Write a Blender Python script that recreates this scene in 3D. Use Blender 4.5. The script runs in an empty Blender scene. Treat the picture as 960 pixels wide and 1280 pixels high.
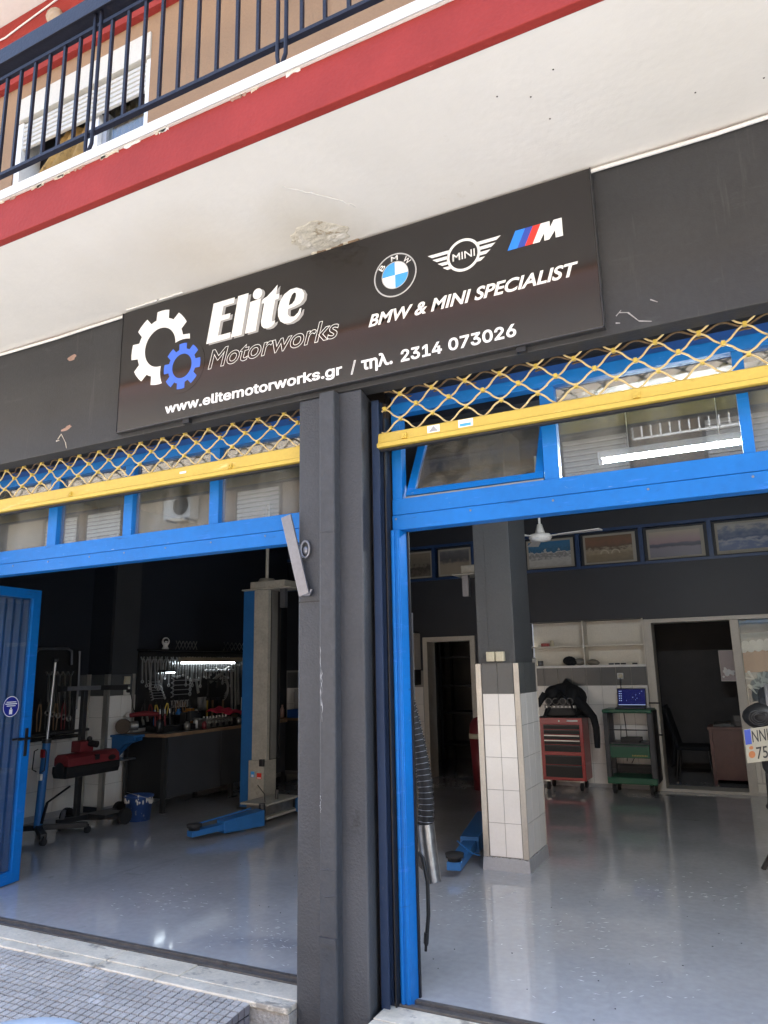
import bpy, bmesh, math, random
from mathutils import Vector, Matrix
random.seed(7)
SC = bpy.context.scene
COL = SC.collection
PI = math.pi
R = math.radians

# ------------------------------------------------------------------ camera, sky, sun, exposure
cam_d = bpy.data.cameras.new("camera")
cam = bpy.data.objects.new("camera", cam_d)
COL.objects.link(cam)
cam_d.sensor_fit = 'HORIZONTAL'
cam_d.sensor_width = 36.0
cam_d.lens = 34.04
cam_d.clip_start = 0.05
cam_d.clip_end = 500
yaw, pitch, roll = R(26.4222), R(12.1711), R(-1.1582)
fw = Vector((-math.sin(yaw)*math.cos(pitch), math.cos(yaw)*math.cos(pitch), math.sin(pitch)))
r0 = fw.cross(Vector((0, 0, 1))).normalized()
u0 = r0.cross(fw)
rr = math.cos(roll)*r0 + math.sin(roll)*u0
uu = -math.sin(roll)*r0 + math.cos(roll)*u0
cam.matrix_world = Matrix(((rr.x, uu.x, -fw.x, 0.0), (rr.y, uu.y, -fw.y, -3.38), (rr.z, uu.z, -fw.z, 1.6), (0, 0, 0, 1)))
SC.camera = cam

SUN_EL, SUN_AZ = 71.0, -14.0          # azimuth measured from +Y (behind the garage) towards +X
world = bpy.data.worlds.new("World")
SC.world = world
world.use_nodes = True
wn = world.node_tree.nodes
bg = wn.get('Background')
sky = wn.new('ShaderNodeTexSky')
sky.sky_type = 'NISHITA'
sky.sun_disc = False
sky.sun_elevation = R(SUN_EL)
sky.sun_rotation = R(SUN_AZ)
sky.air_density = 1.0
sky.dust_density = 1.5
world.node_tree.links.new(sky.outputs[0], bg.inputs[0])
bg.inputs[1].default_value = 0.15

sun_d = bpy.data.lights.new("sun", 'SUN')
sun_d.energy = 5.0
sun_d.angle = R(0.5)
sun_d.color = (1.0, 0.95, 0.87)
sun = bpy.data.objects.new("sun", sun_d)
COL.objects.link(sun)
sd = Vector((math.sin(R(SUN_AZ))*math.cos(R(SUN_EL)), math.cos(R(SUN_AZ))*math.cos(R(SUN_EL)), math.sin(R(SUN_EL))))
sun.location = sd*40
sun.rotation_euler = sd.to_track_quat('Z', 'Y').to_euler()

SC.view_settings.view_transform = 'Standard'
SC.view_settings.look = 'None'
SC.view_settings.exposure = 2.85
SC.view_settings.gamma = 1.0
SC.render.engine = 'CYCLES'
try:
    SC.cycles.use_denoising = True
    SC.cycles.max_bounces = 10
    SC.cycles.diffuse_bounces = 6
    SC.cycles.transparent_max_bounces = 16
    SC.cycles.sample_clamp_indirect = 6.0
except Exception:
    pass

# ------------------------------------------------------------------ materials
MATS = {}


def mat(name, col, rough=.6, metal=0., var=.12, vs=3., fine=.06, fs=60., bump=0., bs=80., wear=None, spec=.5, emit=None, coat=0., spots=()):
    """base colour with two scales of mottling, optional worn patches (colour, threshold, (sx,sy,sz)) and bump"""
    if name in MATS:
        return MATS[name]
    m = bpy.data.materials.new(name)
    m.use_nodes = True
    nt = m.node_tree
    N, L = nt.nodes, nt.links
    b = N.get('Principled BSDF')
    b.inputs['Roughness'].default_value = rough
    b.inputs['Metallic'].default_value = metal
    b.inputs['Specular IOR Level'].default_value = spec
    if coat:
        b.inputs['Coat Weight'].default_value = coat
        b.inputs['Coat Roughness'].default_value = .06
    geo = N.new('ShaderNodeNewGeometry')
    n1 = N.new('ShaderNodeTexNoise')
    n1.inputs['Scale'].default_value = vs
    n1.inputs['Detail'].default_value = 5
    n1.inputs['Roughness'].default_value = .6
    L.new(geo.outputs['Position'], n1.inputs['Vector'])
    n2 = N.new('ShaderNodeTexNoise')
    n2.inputs['Scale'].default_value = fs
    n2.inputs['Detail'].default_value = 3
    L.new(geo.outputs['Position'], n2.inputs['Vector'])
    a1 = N.new('ShaderNodeMath'); a1.operation = 'MULTIPLY_ADD'
    a1.inputs[1].default_value = 4*var
    a1.inputs[2].default_value = 1-2*var
    L.new(n1.outputs['Fac'], a1.inputs[0])
    a2 = N.new('ShaderNodeMath'); a2.operation = 'MULTIPLY_ADD'
    a2.inputs[1].default_value = 4*fine
    a2.inputs[2].default_value = 1-2*fine
    L.new(n2.outputs['Fac'], a2.inputs[0])
    mu = N.new('ShaderNodeMath'); mu.operation = 'MULTIPLY'
    L.new(a1.outputs[0], mu.inputs[0]); L.new(a2.outputs[0], mu.inputs[1])
    sc = N.new('ShaderNodeVectorMath'); sc.operation = 'SCALE'
    sc.inputs[0].default_value = col[:3]
    L.new(mu.outputs[0], sc.inputs['Scale'])
    out = sc.outputs[0]
    ws = wear if isinstance(wear, list) else ([wear] if wear else [])
    for wc, th, sxyz in ws:
        mp = N.new('ShaderNodeMapping')
        mp.inputs['Scale'].default_value = sxyz
        L.new(geo.outputs['Position'], mp.inputs['Vector'])
        wz = N.new('ShaderNodeTexNoise')
        wz.inputs['Scale'].default_value = 1.0
        wz.inputs['Detail'].default_value = 6
        wz.inputs['Roughness'].default_value = .68
        L.new(mp.outputs[0], wz.inputs['Vector'])
        rp = N.new('ShaderNodeValToRGB')
        rp.color_ramp.elements[0].position = th
        rp.color_ramp.elements[1].position = min(1, th+.07)
        L.new(wz.outputs['Fac'], rp.inputs[0])
        mx = N.new('ShaderNodeMix'); mx.data_type = 'RGBA'
        L.new(rp.outputs[0], mx.inputs['Factor'])
        L.new(out, mx.inputs['A'])
        mx.inputs['B'].default_value = (*wc[:3], 1)
        out = mx.outputs['Result']
    for sc_, sr_, scol, samt in spots:            # one stain with its own place, size and colour
        vm = N.new('ShaderNodeVectorMath'); vm.operation = 'DISTANCE'
        wob = N.new('ShaderNodeVectorMath'); wob.operation = 'MULTIPLY_ADD'
        L.new(n1.outputs['Color'], wob.inputs[0]); wob.inputs[1].default_value = (sr_*.9,)*3
        L.new(geo.outputs['Position'], wob.inputs[2])
        L.new(wob.outputs[0], vm.inputs[0])
        vm.inputs[1].default_value = [q+sr_*.45 for q in sc_]
        mr = N.new('ShaderNodeMapRange'); mr.inputs[1].default_value = sr_; mr.inputs[2].default_value = sr_*.2
        mr.inputs[3].default_value = 0; mr.inputs[4].default_value = samt
        L.new(vm.outputs['Value'], mr.inputs[0])
        mx = N.new('ShaderNodeMix'); mx.data_type = 'RGBA'
        L.new(mr.outputs[0], mx.inputs['Factor'])
        L.new(out, mx.inputs['A'])
        mx.inputs['B'].default_value = (*scol, 1)
        out = mx.outputs['Result']
    L.new(out, b.inputs['Base Color'])
    if bump:
        bz = N.new('ShaderNodeTexNoise')
        bz.inputs['Scale'].default_value = bs
        bz.inputs['Detail'].default_value = 4
        L.new(geo.outputs['Position'], bz.inputs['Vector'])
        bp = N.new('ShaderNodeBump')
        bp.inputs['Strength'].default_value = bump
        bp.inputs['Distance'].default_value = .01
        L.new(bz.outputs['Fac'], bp.inputs['Height'])
        L.new(bp.outputs[0], b.inputs['Normal'])
    if emit:
        b.inputs['Emission Color'].default_value = (*emit[0], 1)
        b.inputs['Emission Strength'].default_value = emit[1]
    MATS[name] = m
    return m


def glass(name, dust=.06, dustcol=(.45, .43, .38), ior=1.5, streak=(9, 9, 1.2), tint=(.92, .95, .94)):
    m = bpy.data.materials.new(name)
    m.use_nodes = True
    nt = m.node_tree
    N, L = nt.nodes, nt.links
    N.clear()
    o = N.new('ShaderNodeOutputMaterial')
    tr = N.new('ShaderNodeBsdfTransparent'); tr.inputs[0].default_value = (*tint, 1)
    gl = N.new('ShaderNodeBsdfGlossy'); gl.inputs['Roughness'].default_value = .015
    fr = N.new('ShaderNodeFresnel'); fr.inputs['IOR'].default_value = ior
    gb = N.new('ShaderNodeNewGeometry')
    im = N.new('ShaderNodeMix')                    # same reflectance on both faces of the pane
    im.inputs['A'].default_value = ior
    im.inputs['B'].default_value = 1/ior
    L.new(gb.outputs['Backfacing'], im.inputs['Factor'])
    L.new(im.outputs['Result'], fr.inputs['IOR'])
    mx = N.new('ShaderNodeMixShader')
    L.new(fr.outputs[0], mx.inputs[0]); L.new(tr.outputs[0], mx.inputs[1]); L.new(gl.outputs[0], mx.inputs[2])
    df = N.new('ShaderNodeBsdfDiffuse'); df.inputs[0].default_value = (*dustcol, 1)
    geo = N.new('ShaderNodeNewGeometry')
    mp = N.new('ShaderNodeMapping'); mp.inputs['Scale'].default_value = streak
    L.new(geo.outputs['Position'], mp.inputs[0])
    nz = N.new('ShaderNodeTexNoise'); nz.inputs['Scale'].default_value = 1; nz.inputs['Detail'].default_value = 7
    L.new(mp.outputs[0], nz.inputs['Vector'])
    rp = N.new('ShaderNodeMapRange')
    rp.inputs[1].default_value = .35; rp.inputs[2].default_value = .75
    rp.inputs[3].default_value = dust*.4; rp.inputs[4].default_value = dust*2.2
    L.new(nz.outputs['Fac'], rp.inputs[0])
    m2 = N.new('ShaderNodeMixShader')
    L.new(rp.outputs[0], m2.inputs[0]); L.new(mx.outputs[0], m2.inputs[1]); L.new(df.outputs[0], m2.inputs[2])
    L.new(m2.outputs[0], o.inputs[0])
    MATS[name] = m
    return m


M_FASCIA = mat('charcoal_masonry_paint', (.030, .0305, .032), .62, var=.17, vs=2.2, fine=.1, fs=35, bump=.25, bs=90,
               wear=[((.040, .041, .042), .60, (3, 3, 9)), ((.046, .046, .046), .60, (11, 11, .7)), ((.052, .043, .042), .70, (2, 2, 2)), ((.020, .020, .021), .64, (.9, .9, .8))])
M_COL = mat('charcoal_column_paint', (.042, .045, .051), .5, var=.15, vs=3, fine=.12, fs=45, bump=.42, bs=75, spots=[((-2.0, 0, -.1), .9, (.065, .062, .058), .5), ((-1.83, .1, .3), .55, (.10, .105, .115), .45)],
            wear=[((.058, .06, .064), .63, (12, 12, 5)), ((.24, .24, .245), .715, (38, 38, 16)), ((.022, .023, .026), .66, (3, 3, 2))])
M_DUCT = mat('charcoal_duct_paint', (.045, .048, .054), .48, var=.14, vs=5, fine=.10, fs=40, bump=.5, bs=26,
             wear=[((.06, .062, .066), .62, (12, 12, 6)), ((.26, .26, .265), .71, (40, 40, 9))])
M_SOFFIT = mat('white_soffit_paint', (.70, .68, .635), .85, var=.05, vs=1.6, fine=.012, fs=30, bump=.14, bs=26, spots=[((-2.0, -.22, 4.05), .42, (.50, .45, .35), .55), ((-2.7, -.35, 4.05), .55, (.56, .50, .40), .5), ((-3.3, -.3, 4.05), .5, (.57, .53, .45), .35), ((.1, -.5, 4.05), .6, (.58, .55, .48), .3)],
               wear=[((.58, .54, .46), .66, (1.3, 1.3, 1))])
M_RED = mat('red_masonry_paint', (.275, .034, .028), .72, var=.12, vs=3, fine=.05, fs=60, bump=.4, bs=40, spec=.2,
            wear=[((.38, .07, .07), .68, (30, 30, 6))])
M_LIP = mat('white_edge_paint', (.66, .65, .62), .7, var=.05, bump=.4, bs=30, wear=[((.42, .30, .22), .70, (14, 14, 40))])
M_TAN = mat('tan_render', (.30, .182, .098), .85, var=.06, vs=1.5, fine=.05, fs=50, bump=.4, bs=50)
M_BLUE = mat('blue_steel_paint', (.002, .150, .49), .45, var=.10, vs=2.2, fine=.06, fs=25, bump=.14, bs=18, spec=.35,
             wear=[((.03, .18, .60), .60, (4, 4, 26)), ((.36, .46, .60), .675, (7, 7, 60)), ((.012, .085, .26), .63, (4, 4, 36)), ((.30, .38, .50), .70, (40, 40, 14)), ((.06, .09, .16), .70, (24, 24, 5))])
M_BLUEDK = mat('dull_blue_paint', (.012, .075, .30), .42, var=.1, vs=3, wear=[((.05, .1, .2), .66, (10, 10, 10))])
M_RAILBLUE = mat('navy_railing_paint', (.0105, .0105, .018), .5, spec=.25, var=.15, vs=6, bump=.2, bs=60, wear=[((.10, .08, .07), .72, (30, 30, 14))])
M_YEL = mat('yellow_shutter_paint', (.62, .44, .075), .5, var=.06, vs=5, fine=.05, fs=50, bump=.1, bs=60,
            wear=[((.46, .22, .06), .67, (9, 9, 30)), ((.30, .16, .06), .69, (40, 40, 40)), ((.82, .62, .22), .62, (3, 3, 24))])
M_YELW = mat('yellow_wire_paint', (.66, .50, .23), .45, var=.1, vs=20, wear=[((.28, .15, .05), .66, (60, 60, 60))])
M_ROLLDK = mat('dark_rolled_wire', (.16, .10, .045), .6, var=.3, vs=30)  # darker brown than the hanging lattice wire
M_BLACK = mat('black_plastic', (.012, .012, .013), .5, var=.2)
M_RUBBER = mat('black_rubber', (.02, .02, .021), .75, var=.2)
M_DKSTEEL = mat('dark_steel', (.06, .06, .062), .42, .6, var=.2)
M_STEEL = mat('worn_steel', (.48, .47, .45), .35, .9, var=.12, vs=9)
M_CHROME = mat('chrome_tool', (.56, .57, .58), .30, .8, var=.05)
M_ALU = mat('brushed_aluminium_trim', (.44, .43, .40), .36, .75, var=.14, vs=7, wear=[((.30, .27, .23), .66, (14, 14, 6))])
M_FRAMEAL = mat('cream_aluminium_frame', (.56, .52, .45), .45, var=.08, vs=6)
M_WTILE = mat('white_wall_tile', (.82, .805, .77), .16, var=.04, vs=4, fine=.02, spec=.5)
M_GTILE = mat('grey_wall_tile', (.085, .092, .095), .28, var=.08, vs=5)
M_GROUT = mat('grey_grout', (.30, .29, .27), .9, var=.1)
M_DKWALL = mat('charcoal_interior_paint', (.017, .021, .030), .5, var=.12, vs=2, bump=.15, bs=40)
M_CEIL = mat('dark_ceiling_paint', (.010, .011, .016), .75, var=.15)
M_PILLAR = mat('grey_pillar_paint', (.060, .064, .068), .55, var=.12, vs=3, bump=.3, bs=50)
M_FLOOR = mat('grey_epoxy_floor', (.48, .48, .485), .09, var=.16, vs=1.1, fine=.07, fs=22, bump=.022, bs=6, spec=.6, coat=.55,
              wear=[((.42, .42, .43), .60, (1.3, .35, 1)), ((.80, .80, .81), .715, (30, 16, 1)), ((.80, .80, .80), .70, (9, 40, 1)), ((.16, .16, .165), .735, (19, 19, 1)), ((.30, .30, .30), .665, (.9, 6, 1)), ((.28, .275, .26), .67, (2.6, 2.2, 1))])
M_PLINTH = mat('grey_floor_paint', (.40, .41, .43), .3, var=.1, bump=.3, bs=40)
M_MARBLE = mat('worn_white_marble', (.72, .65, .52), .45, var=.24, vs=4, fine=.1, fs=40, bump=.3, bs=50,
               wear=[((.36, .32, .26), .57, (5, 9, 6)), ((.80, .78, .74), .66, (15, 4, 6))])
M_STONE = mat('rough_concrete_step', (.36, .33, .285), .9, var=.25, vs=14, fine=.2, fs=80, bump=1., bs=45)
M_MOSAIC = mat('grey_mosaic_tile', (.47, .44, .40), .55, var=.17, vs=6, fine=.18, fs=90, bump=.25, bs=90,
               wear=[((.62, .59, .55), .60, (5, 5, 5)), ((.13, .12, .11), .66, (4.5, 4.5, 4.5)), ((.27, .25, .23), .58, (1.1, 1.6, 1))])
M_MOSGR = mat('dark_mosaic_joint', (.035, .032, .034), .9, var=.2)
M_ASPH = mat('asphalt', (.21, .205, .195), .9, var=.12, vs=2, fine=.2, fs=120, bump=.5, bs=160)
M_PAVE = mat('pavement_concrete', (.46, .44, .41), .9, var=.1, vs=3, bump=.4, bs=60)
M_KERB = mat('kerb_concrete', (.40, .39, .37), .9, var=.12, bump=.4, bs=50)
M_SIGN = mat('glossy_black_sign_panel', (.018, .0155, .015), .12, var=.05, vs=2, fine=.02, spec=.62, coat=.0,
             wear=[((.026, .023, .022), .70, (7, 7, 20))])
M_SIGNEDGE = mat('sign_edge', (.03, .03, .032), .4)
M_PWHITE = mat('white_vinyl', (.86, .86, .85), .4, var=.015, fine=.01)
M_PGREY = mat('grey_vinyl', (.34, .34, .34), .4, var=.02)
M_PBLUE = mat('blue_vinyl', (.055, .16, .78), .4, var=.02)
M_PSKY = mat('sky_blue_vinyl', (.07, .38, .82), .4, var=.02)
M_PMBLUE = mat('light_blue_stripe_vinyl', (.025, .24, .90), .4, var=.02)
M_PNAVY = mat('dark_blue_stripe_vinyl', (.035, .075, .42), .4, var=.02)
M_PRED = mat('red_stripe_vinyl', (.78, .045, .03), .4, var=.02)
M_PBLACK = mat('black_vinyl', (.02, .02, .022), .35, var=.05)
M_SILVER = mat('silver_vinyl', (.55, .55, .56), .35, .3, var=.05)
M_BEIGE = mat('beige_lift_paint', (.42, .40, .34), .5, var=.16, vs=6, fine=.12, fs=35, bump=.1,
              wear=[((.16, .13, .09), .64, (8, 8, 5)), ((.12, .09, .06), .70, (25, 25, 8))])
M_LIFTBL = mat('blue_lift_paint', (.022, .135, .36), .45, var=.12, vs=5, wear=[((.02, .05, .12), .67, (9, 9, 14))])
M_REDP = mat('red_tool_paint', (.36, .018, .022), .35, var=.1, coat=.2)
M_REDD = mat('dull_red_paint', (.17, .020, .026), .5, var=.15)
M_GREEN = mat('green_cart_paint', (.012, .105, .055), .4, var=.12, coat=.1)
M_BENCH = mat('dark_bench_panel', (.045, .048, .055), .4, var=.12)
M_WOOD = mat('worn_wood_edge', (.24, .15, .085), .6, var=.2, vs=12)
M_MAHOG = mat('mahogany_panel', (.085, .022, .02), .35, var=.2, vs=8)
M_CLOTH = mat('pink_red_cloth', (.62, .03, .075), .85, var=.12, vs=10, wear=[((.10, .01, .02), .66, (22, 22, 22))])
M_JACKET = mat('black_fabric', (.010, .011, .014), .85, var=.25, bump=.5, bs=60)
M_IRON = mat('cast_metal', (.26, .25, .235), .45, .7, var=.25, vs=14, bump=.5, bs=50)
M_SHELFW = mat('cream_shelf_board', (.74, .70, .61), .5, var=.04)
M_CREAM = mat('cream_plastic', (.62, .57, .42), .4, var=.05)
M_WPLAST = mat('white_plastic', (.72, .71, .68), .35, var=.03)
M_SHUT = mat('white_roller_slat', (.56, .54, .48), .5, var=.04)
M_CURT = mat('gold_curtain_fabric', (.30, .185, .055), .85, var=.22, vs=9, fine=.15, fs=35, wear=[((.17, .10, .03), .56, (22, 22, 22))])
M_CURTD = mat('brown_curtain_fabric', (.10, .065, .03), .85, var=.2, vs=12)
M_GALV = mat('galvanised_steel', (.24, .245, .27), .38, .75, var=.1, vs=12)
M_DKBROWN = mat('dirty_guide_channel', (.05, .038, .03), .6, var=.3, vs=14, bump=.3)
M_NAVYCH = mat('navy_guide_channel', (.022, .04, .085), .45, var=.2, wear=[((.5, .5, .52), .70, (70, 70, 7))])
M_PINKISH = mat('bare_plaster', (.34, .22, .17), .9, var=.2, vs=30, bump=.5)
M_PEEL = mat('peeling_plaster', (.52, .47, .38), .95, var=.22, vs=18, fine=.15, fs=60, bump=1., bs=35, wear=[((.25, .20, .13), .62, (25, 25, 25)), ((.74, .71, .65), .60, (12, 12, 12))])
M_WHIPAINT = mat('dried_white_paint', (.62, .61, .58), .7, var=.1)
M_REDLINE = mat('dull_red_edge', (.22, .06, .05), .8, var=.2)
M_OPP = mat('cream_render_opposite', (.52, .45, .36), .85, var=.06)
M_OPPB = mat('brown_render_opposite', (.30, .23, .17), .85, var=.08)
M_TERRA = mat('terracotta', (.40, .17, .09), .8, var=.15)
M_NAVYFR = mat('navy_window_frame', (.010, .042, .13), .4, var=.12)
M_PAPER = mat('aged_poster_paper', (.33, .31, .26), .6, var=.1)
M_TUBE = mat('lit_fluorescent_tube', (.9, .9, .9), .4, emit=((.88, .95, 1.0), 95.0))
M_TUBE2 = mat('lit_workbench_tube', (.9, .9, .9), .4, emit=((.84, .95, 1.0), 2.6))
M_FROST = glass('dusty_window_glass', dust=.11, dustcol=(.40, .40, .38), ior=1.9)
M_CLEAN = glass('shop_glass', dust=.012, ior=1.6)
M_TILT = glass('grimy_tilted_glass', dust=.30, dustcol=(.20, .185, .155), ior=1.6)
M_OFFG = glass('office_glass', dust=.03, ior=1.5)

# ------------------------------------------------------------------ mesh builder


class MB:
    def __init__(s):
        s.v, s.f, s.sm = [], [], []

    def add(s, vs, fs, smooth=False):
        o = len(s.v)
        s.v += [Vector(p) for p in vs]
        s.f += [tuple(i+o for i in f) for f in fs]
        s.sm += [smooth]*len(fs)
        return s

    def box(s, x0, x1, y0, y1, z0, z1, m=None):
        vs = [Vector((x, y, z)) for x in (x0, x1) for y in (y0, y1) for z in (z0, z1)]
        if m is not None:
            vs = [m @ p for p in vs]
        return s.add(vs, [(0, 1, 3, 2), (4, 6, 7, 5), (0, 4, 5, 1), (2, 3, 7, 6), (0, 2, 6, 4), (1, 5, 7, 3)])

    def bar(s, p0, p1, w, h, up=(0, 0, 1), w1=None, h1=None):
        p0, p1 = Vector(p0), Vector(p1)
        d = (p1-p0).normalized()
        u = Vector(up)
        if abs(d.dot(u)) > .98:
            u = Vector((0, 1, 0)) if abs(d.y) < .9 else Vector((1, 0, 0))
        a = d.cross(u).normalized()
        b = a.cross(d).normalized()
        w1 = w if w1 is None else w1
        h1 = h if h1 is None else h1
        vs = [p0+a*i*w/2+b*j*h/2 for i, j in ((-1, -1), (1, -1), (1, 1), (-1, 1))] + [p1+a*i*w1/2+b*j*h1/2 for i, j in ((-1, -1), (1, -1), (1, 1), (-1, 1))]
        return s.add(vs, [(0, 1, 2, 3), (4, 7, 6, 5), (0, 4, 5, 1), (1, 5, 6, 2), (2, 6, 7, 3), (3, 7, 4, 0)])

    def tube(s, path, r, n=8, cap=True, radii=None):
        P = [Vector(p) for p in path]
        rings = []
        prev = None
        for i, p in enumerate(P):
            d = (P[min(i+1, len(P)-1)]-P[max(i-1, 0)]).normalized()
            if prev is None:
                u = Vector((0, 0, 1)) if abs(d.z) < .9 else Vector((1, 0, 0))
            else:
                u = prev
            a = d.cross(u).normalized()
            b = a.cross(d).normalized()
            prev = b
            rad = radii[i] if radii else r
            rings.append([p+(a*math.cos(2*PI*k/n)+b*math.sin(2*PI*k/n))*rad for k in range(n)])
        vs = [q for g in rings for q in g]
        fs = []
        for i in range(len(P)-1):
            for k in range(n):
                k2 = (k+1) % n
                fs.append((i*n+k, i*n+k2, (i+1)*n+k2, (i+1)*n+k))
        s.add(vs, fs, True)
        if cap:
            s.add(rings[0], [tuple(range(n))])
            s.add(rings[-1], [tuple(range(n))])
        return s

    def cyl(s, p0, p1, r, n=14, r1=None):
        return s.tube([p0, p1], r, n, True, [r, r if r1 is None else r1])

    def lathe(s, prof, c, axis=(0, 0, 1), n=20):
        c = Vector(c); ax = Vector(axis).normalized()
        u = Vector((1, 0, 0)) if abs(ax.x) < .9 else Vector((0, 1, 0))
        a = ax.cross(u).normalized(); b = ax.cross(a)
        vs, fs = [], []
        for r, h in prof:
            for k in range(n):
                t = 2*PI*k/n
                vs.append(c+ax*h+(a*math.cos(t)+b*math.sin(t))*max(r, 1e-4))
        for i in range(len(prof)-1):
            for k in range(n):
                k2 = (k+1) % n
                fs.append((i*n+k, i*n+k2, (i+1)*n+k2, (i+1)*n+k))
        return s.add(vs, fs, True)

    def ball(s, c, rx, ry=None, rz=None, n=12):
        ry = rx if ry is None else ry
        rz = rx if rz is None else rz
        c = Vector(c)
        vs, fs = [], []
        m = max(5, n//2)
        for i in range(m+1):
            ph = PI*i/m
            for k in range(n):
                t = 2*PI*k/n
                vs.append(c+Vector((rx*math.sin(ph)*math.cos(t), ry*math.sin(ph)*math.sin(t), rz*math.cos(ph))))
        for i in range(m):
            for k in range(n):
                k2 = (k+1) % n
                fs.append((i*n+k, i*n+k2, (i+1)*n+k2, (i+1)*n+k))
        return s.add(vs, fs, True)

    def prism(s, poly, fn, d0, d1):
        """poly: 2-D outline; fn(a,b,d) -> xyz"""
        n = len(poly)
        vs = [fn(a, b, d0) for a, b in poly]+[fn(a, b, d1) for a, b in poly]
        fs = [tuple(range(n)), tuple(range(2*n-1, n-1, -1))]+[(i, (i+1) % n, n+(i+1) % n, n+i) for i in range(n)]
        return s.add(vs, fs)

    def grid(s, fn, nu, nv, smooth=True):
        vs = [fn(i/nu, j/nv) for i in range(nu+1) for j in range(nv+1)]
        fs = [(i*(nv+1)+j, (i+1)*(nv+1)+j, (i+1)*(nv+1)+j+1, i*(nv+1)+j+1) for i in range(nu) for j in range(nv)]
        return s.add(vs, fs, smooth)

    def build(s, name, m, parent=None, bevel=0., base=None):
        lo = Vector([min(p[i] for p in s.v) for i in range(3)])
        hi = Vector([max(p[i] for p in s.v) for i in range(3)])
        org = Vector(base) if base is not None else Vector(((lo.x+hi.x)/2, (lo.y+hi.y)/2, lo.z))
        me = bpy.data.meshes.new(name)
        me.from_pydata([p-org for p in s.v], [], s.f)
        for p, q in zip(me.polygons, s.sm):
            p.use_smooth = q
        bm = bmesh.new(); bm.from_mesh(me)
        bmesh.ops.recalc_face_normals(bm, faces=bm.faces)
        bm.to_mesh(me); bm.free()
        me.materials.append(m)
        o = bpy.data.objects.new(name, me)
        COL.objects.link(o)
        o.location = org
        if parent is not None:
            attach(o, parent)
        if bevel:
            bv = o.modifiers.new('bevel', 'BEVEL')
            bv.width = bevel; bv.segments = 2; bv.limit_method = 'ANGLE'; bv.angle_limit = R(50)
        return o


def wloc(o):
    p = o.location.copy()
    while o.parent:
        o = o.parent
        p += o.location
    return p


def attach(o, parent):
    o.location = o.location - wloc(parent)
    o.parent = parent


def tag(o, label=None, cat=None, group=None, kind=None):
    if label: o['label'] = label
    if cat: o['category'] = cat
    if group: o['group'] = group
    if kind: o['kind'] = kind
    return o


def thing(name, label, cat, loc, group=None):
    o = bpy.data.objects.new(name, None)
    o.empty_display_size = .1
    COL.objects.link(o)
    o.location = loc
    return tag(o, label, cat, group)


def dup(root, loc, label=None, group=None, scale=None):
    def rec(o, par):
        c = o.copy()
        COL.objects.link(c)
        if par is not None:
            c.parent = par
        for ch in o.children:
            rec(ch, c)
        return c
    r = rec(root, None)
    r.location = loc
    if label: r['label'] = label
    if group: r['group'] = group
    if scale: r.scale = scale
    return r


def box(name, x0, x1, y0, y1, z0, z1, m, parent=None, bevel=0.):
    return MB().box(x0, x1, y0, y1, z0, z1).build(name, m, parent, bevel)


def dupmesh(src, name, loc, parent):
    """another piece with the same mesh, placed by its world origin"""
    c = src.copy()
    c.name = name
    COL.objects.link(c)
    c.parent = parent
    c.location = Vector(loc)-(wloc(parent) if parent else Vector())
    return c


try:
    SANS = bpy.data.fonts.load(bpy.utils.system_resource('DATAFILES', path='fonts')+'/Inter.woff2')
except Exception:
    SANS = None


def textmesh(s, x0, x1, zb, caph, y, bold=0., shear=0., outline=0., font=None, over=0.):
    """flat lettering in the XZ plane, front at y, fitted to x0..x1 with baseline zb"""
    cu = bpy.data.curves.new('lettering', 'FONT')
    cu.body = s
    cu.size = 1.0
    if font:
        cu.font = font
    cu.offset = bold
    cu.shear = shear
    cu.resolution_u = 5
    if outline:
        cu.fill_mode = 'NONE'
        cu.bevel_depth = outline
        cu.bevel_resolution = 0
    o = bpy.data.objects.new('lettering', cu)
    COL.objects.link(o)
    dg = bpy.context.evaluated_depsgraph_get()
    me = o.evaluated_get(dg).to_mesh()
    vs = [v.co.copy() for v in me.vertices]
    fs = [tuple(p.vertices) for p in me.polygons]
    o.evaluated_get(dg).to_mesh_clear()
    bpy.data.objects.remove(o)
    bpy.data.curves.remove(cu)
    xa, xb = min(v.x for v in vs), max(v.x for v in vs)
    kz = caph/(max(v.y for v in vs) if font else .727)
    kx = (x1-x0)/(xb-xa)
    b = MB()
    zf = (lambda v: max(v.z, 0)*.1*kz) if outline else (lambda v: 0)
    shifts = [(0, 0)]+[(over*math.cos(2*PI*k/8), over*math.sin(2*PI*k/8)) for k in range(8)] if over else [(0, 0)]
    for k, (dx, dz) in enumerate(shifts):          # overprinting fattens the strokes
        b.add([(x0+(v.x-xa)*kx+dx, y-zf(v)-.00002*k, zb+v.y*kz+dz) for v in vs], fs)
    return b


def ring_poly(c, r, n=40, a0=0., a1=2*PI, rx=None):
    rx = r if rx is None else rx
    return [(c[0]+rx*math.cos(a0+(a1-a0)*k/n), c[1]+r*math.sin(a0+(a1-a0)*k/n)) for k in range(n)]


def annulus(b, c, r0, r1, y, n=48, a0=0., a1=2*PI):
    vs, fs = [], []
    for k in range(n+1):
        t = a0+(a1-a0)*k/n
        vs += [(c[0]+r0*math.cos(t), y, c[1]+r0*math.sin(t)), (c[0]+r1*math.cos(t), y, c[1]+r1*math.sin(t))]
    fs = [(2*k, 2*k+1, 2*k+3, 2*k+2) for k in range(n)]
    b.add(vs, fs)
    return b


def flat(b, poly, y):
    b.add([(p[0], y, p[1]) for p in poly], [tuple(range(len(poly)))])
    return b


def lamp_cyl(b, p0, p1, r):
    return b.cyl(p0, p1, r, 10)



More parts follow.
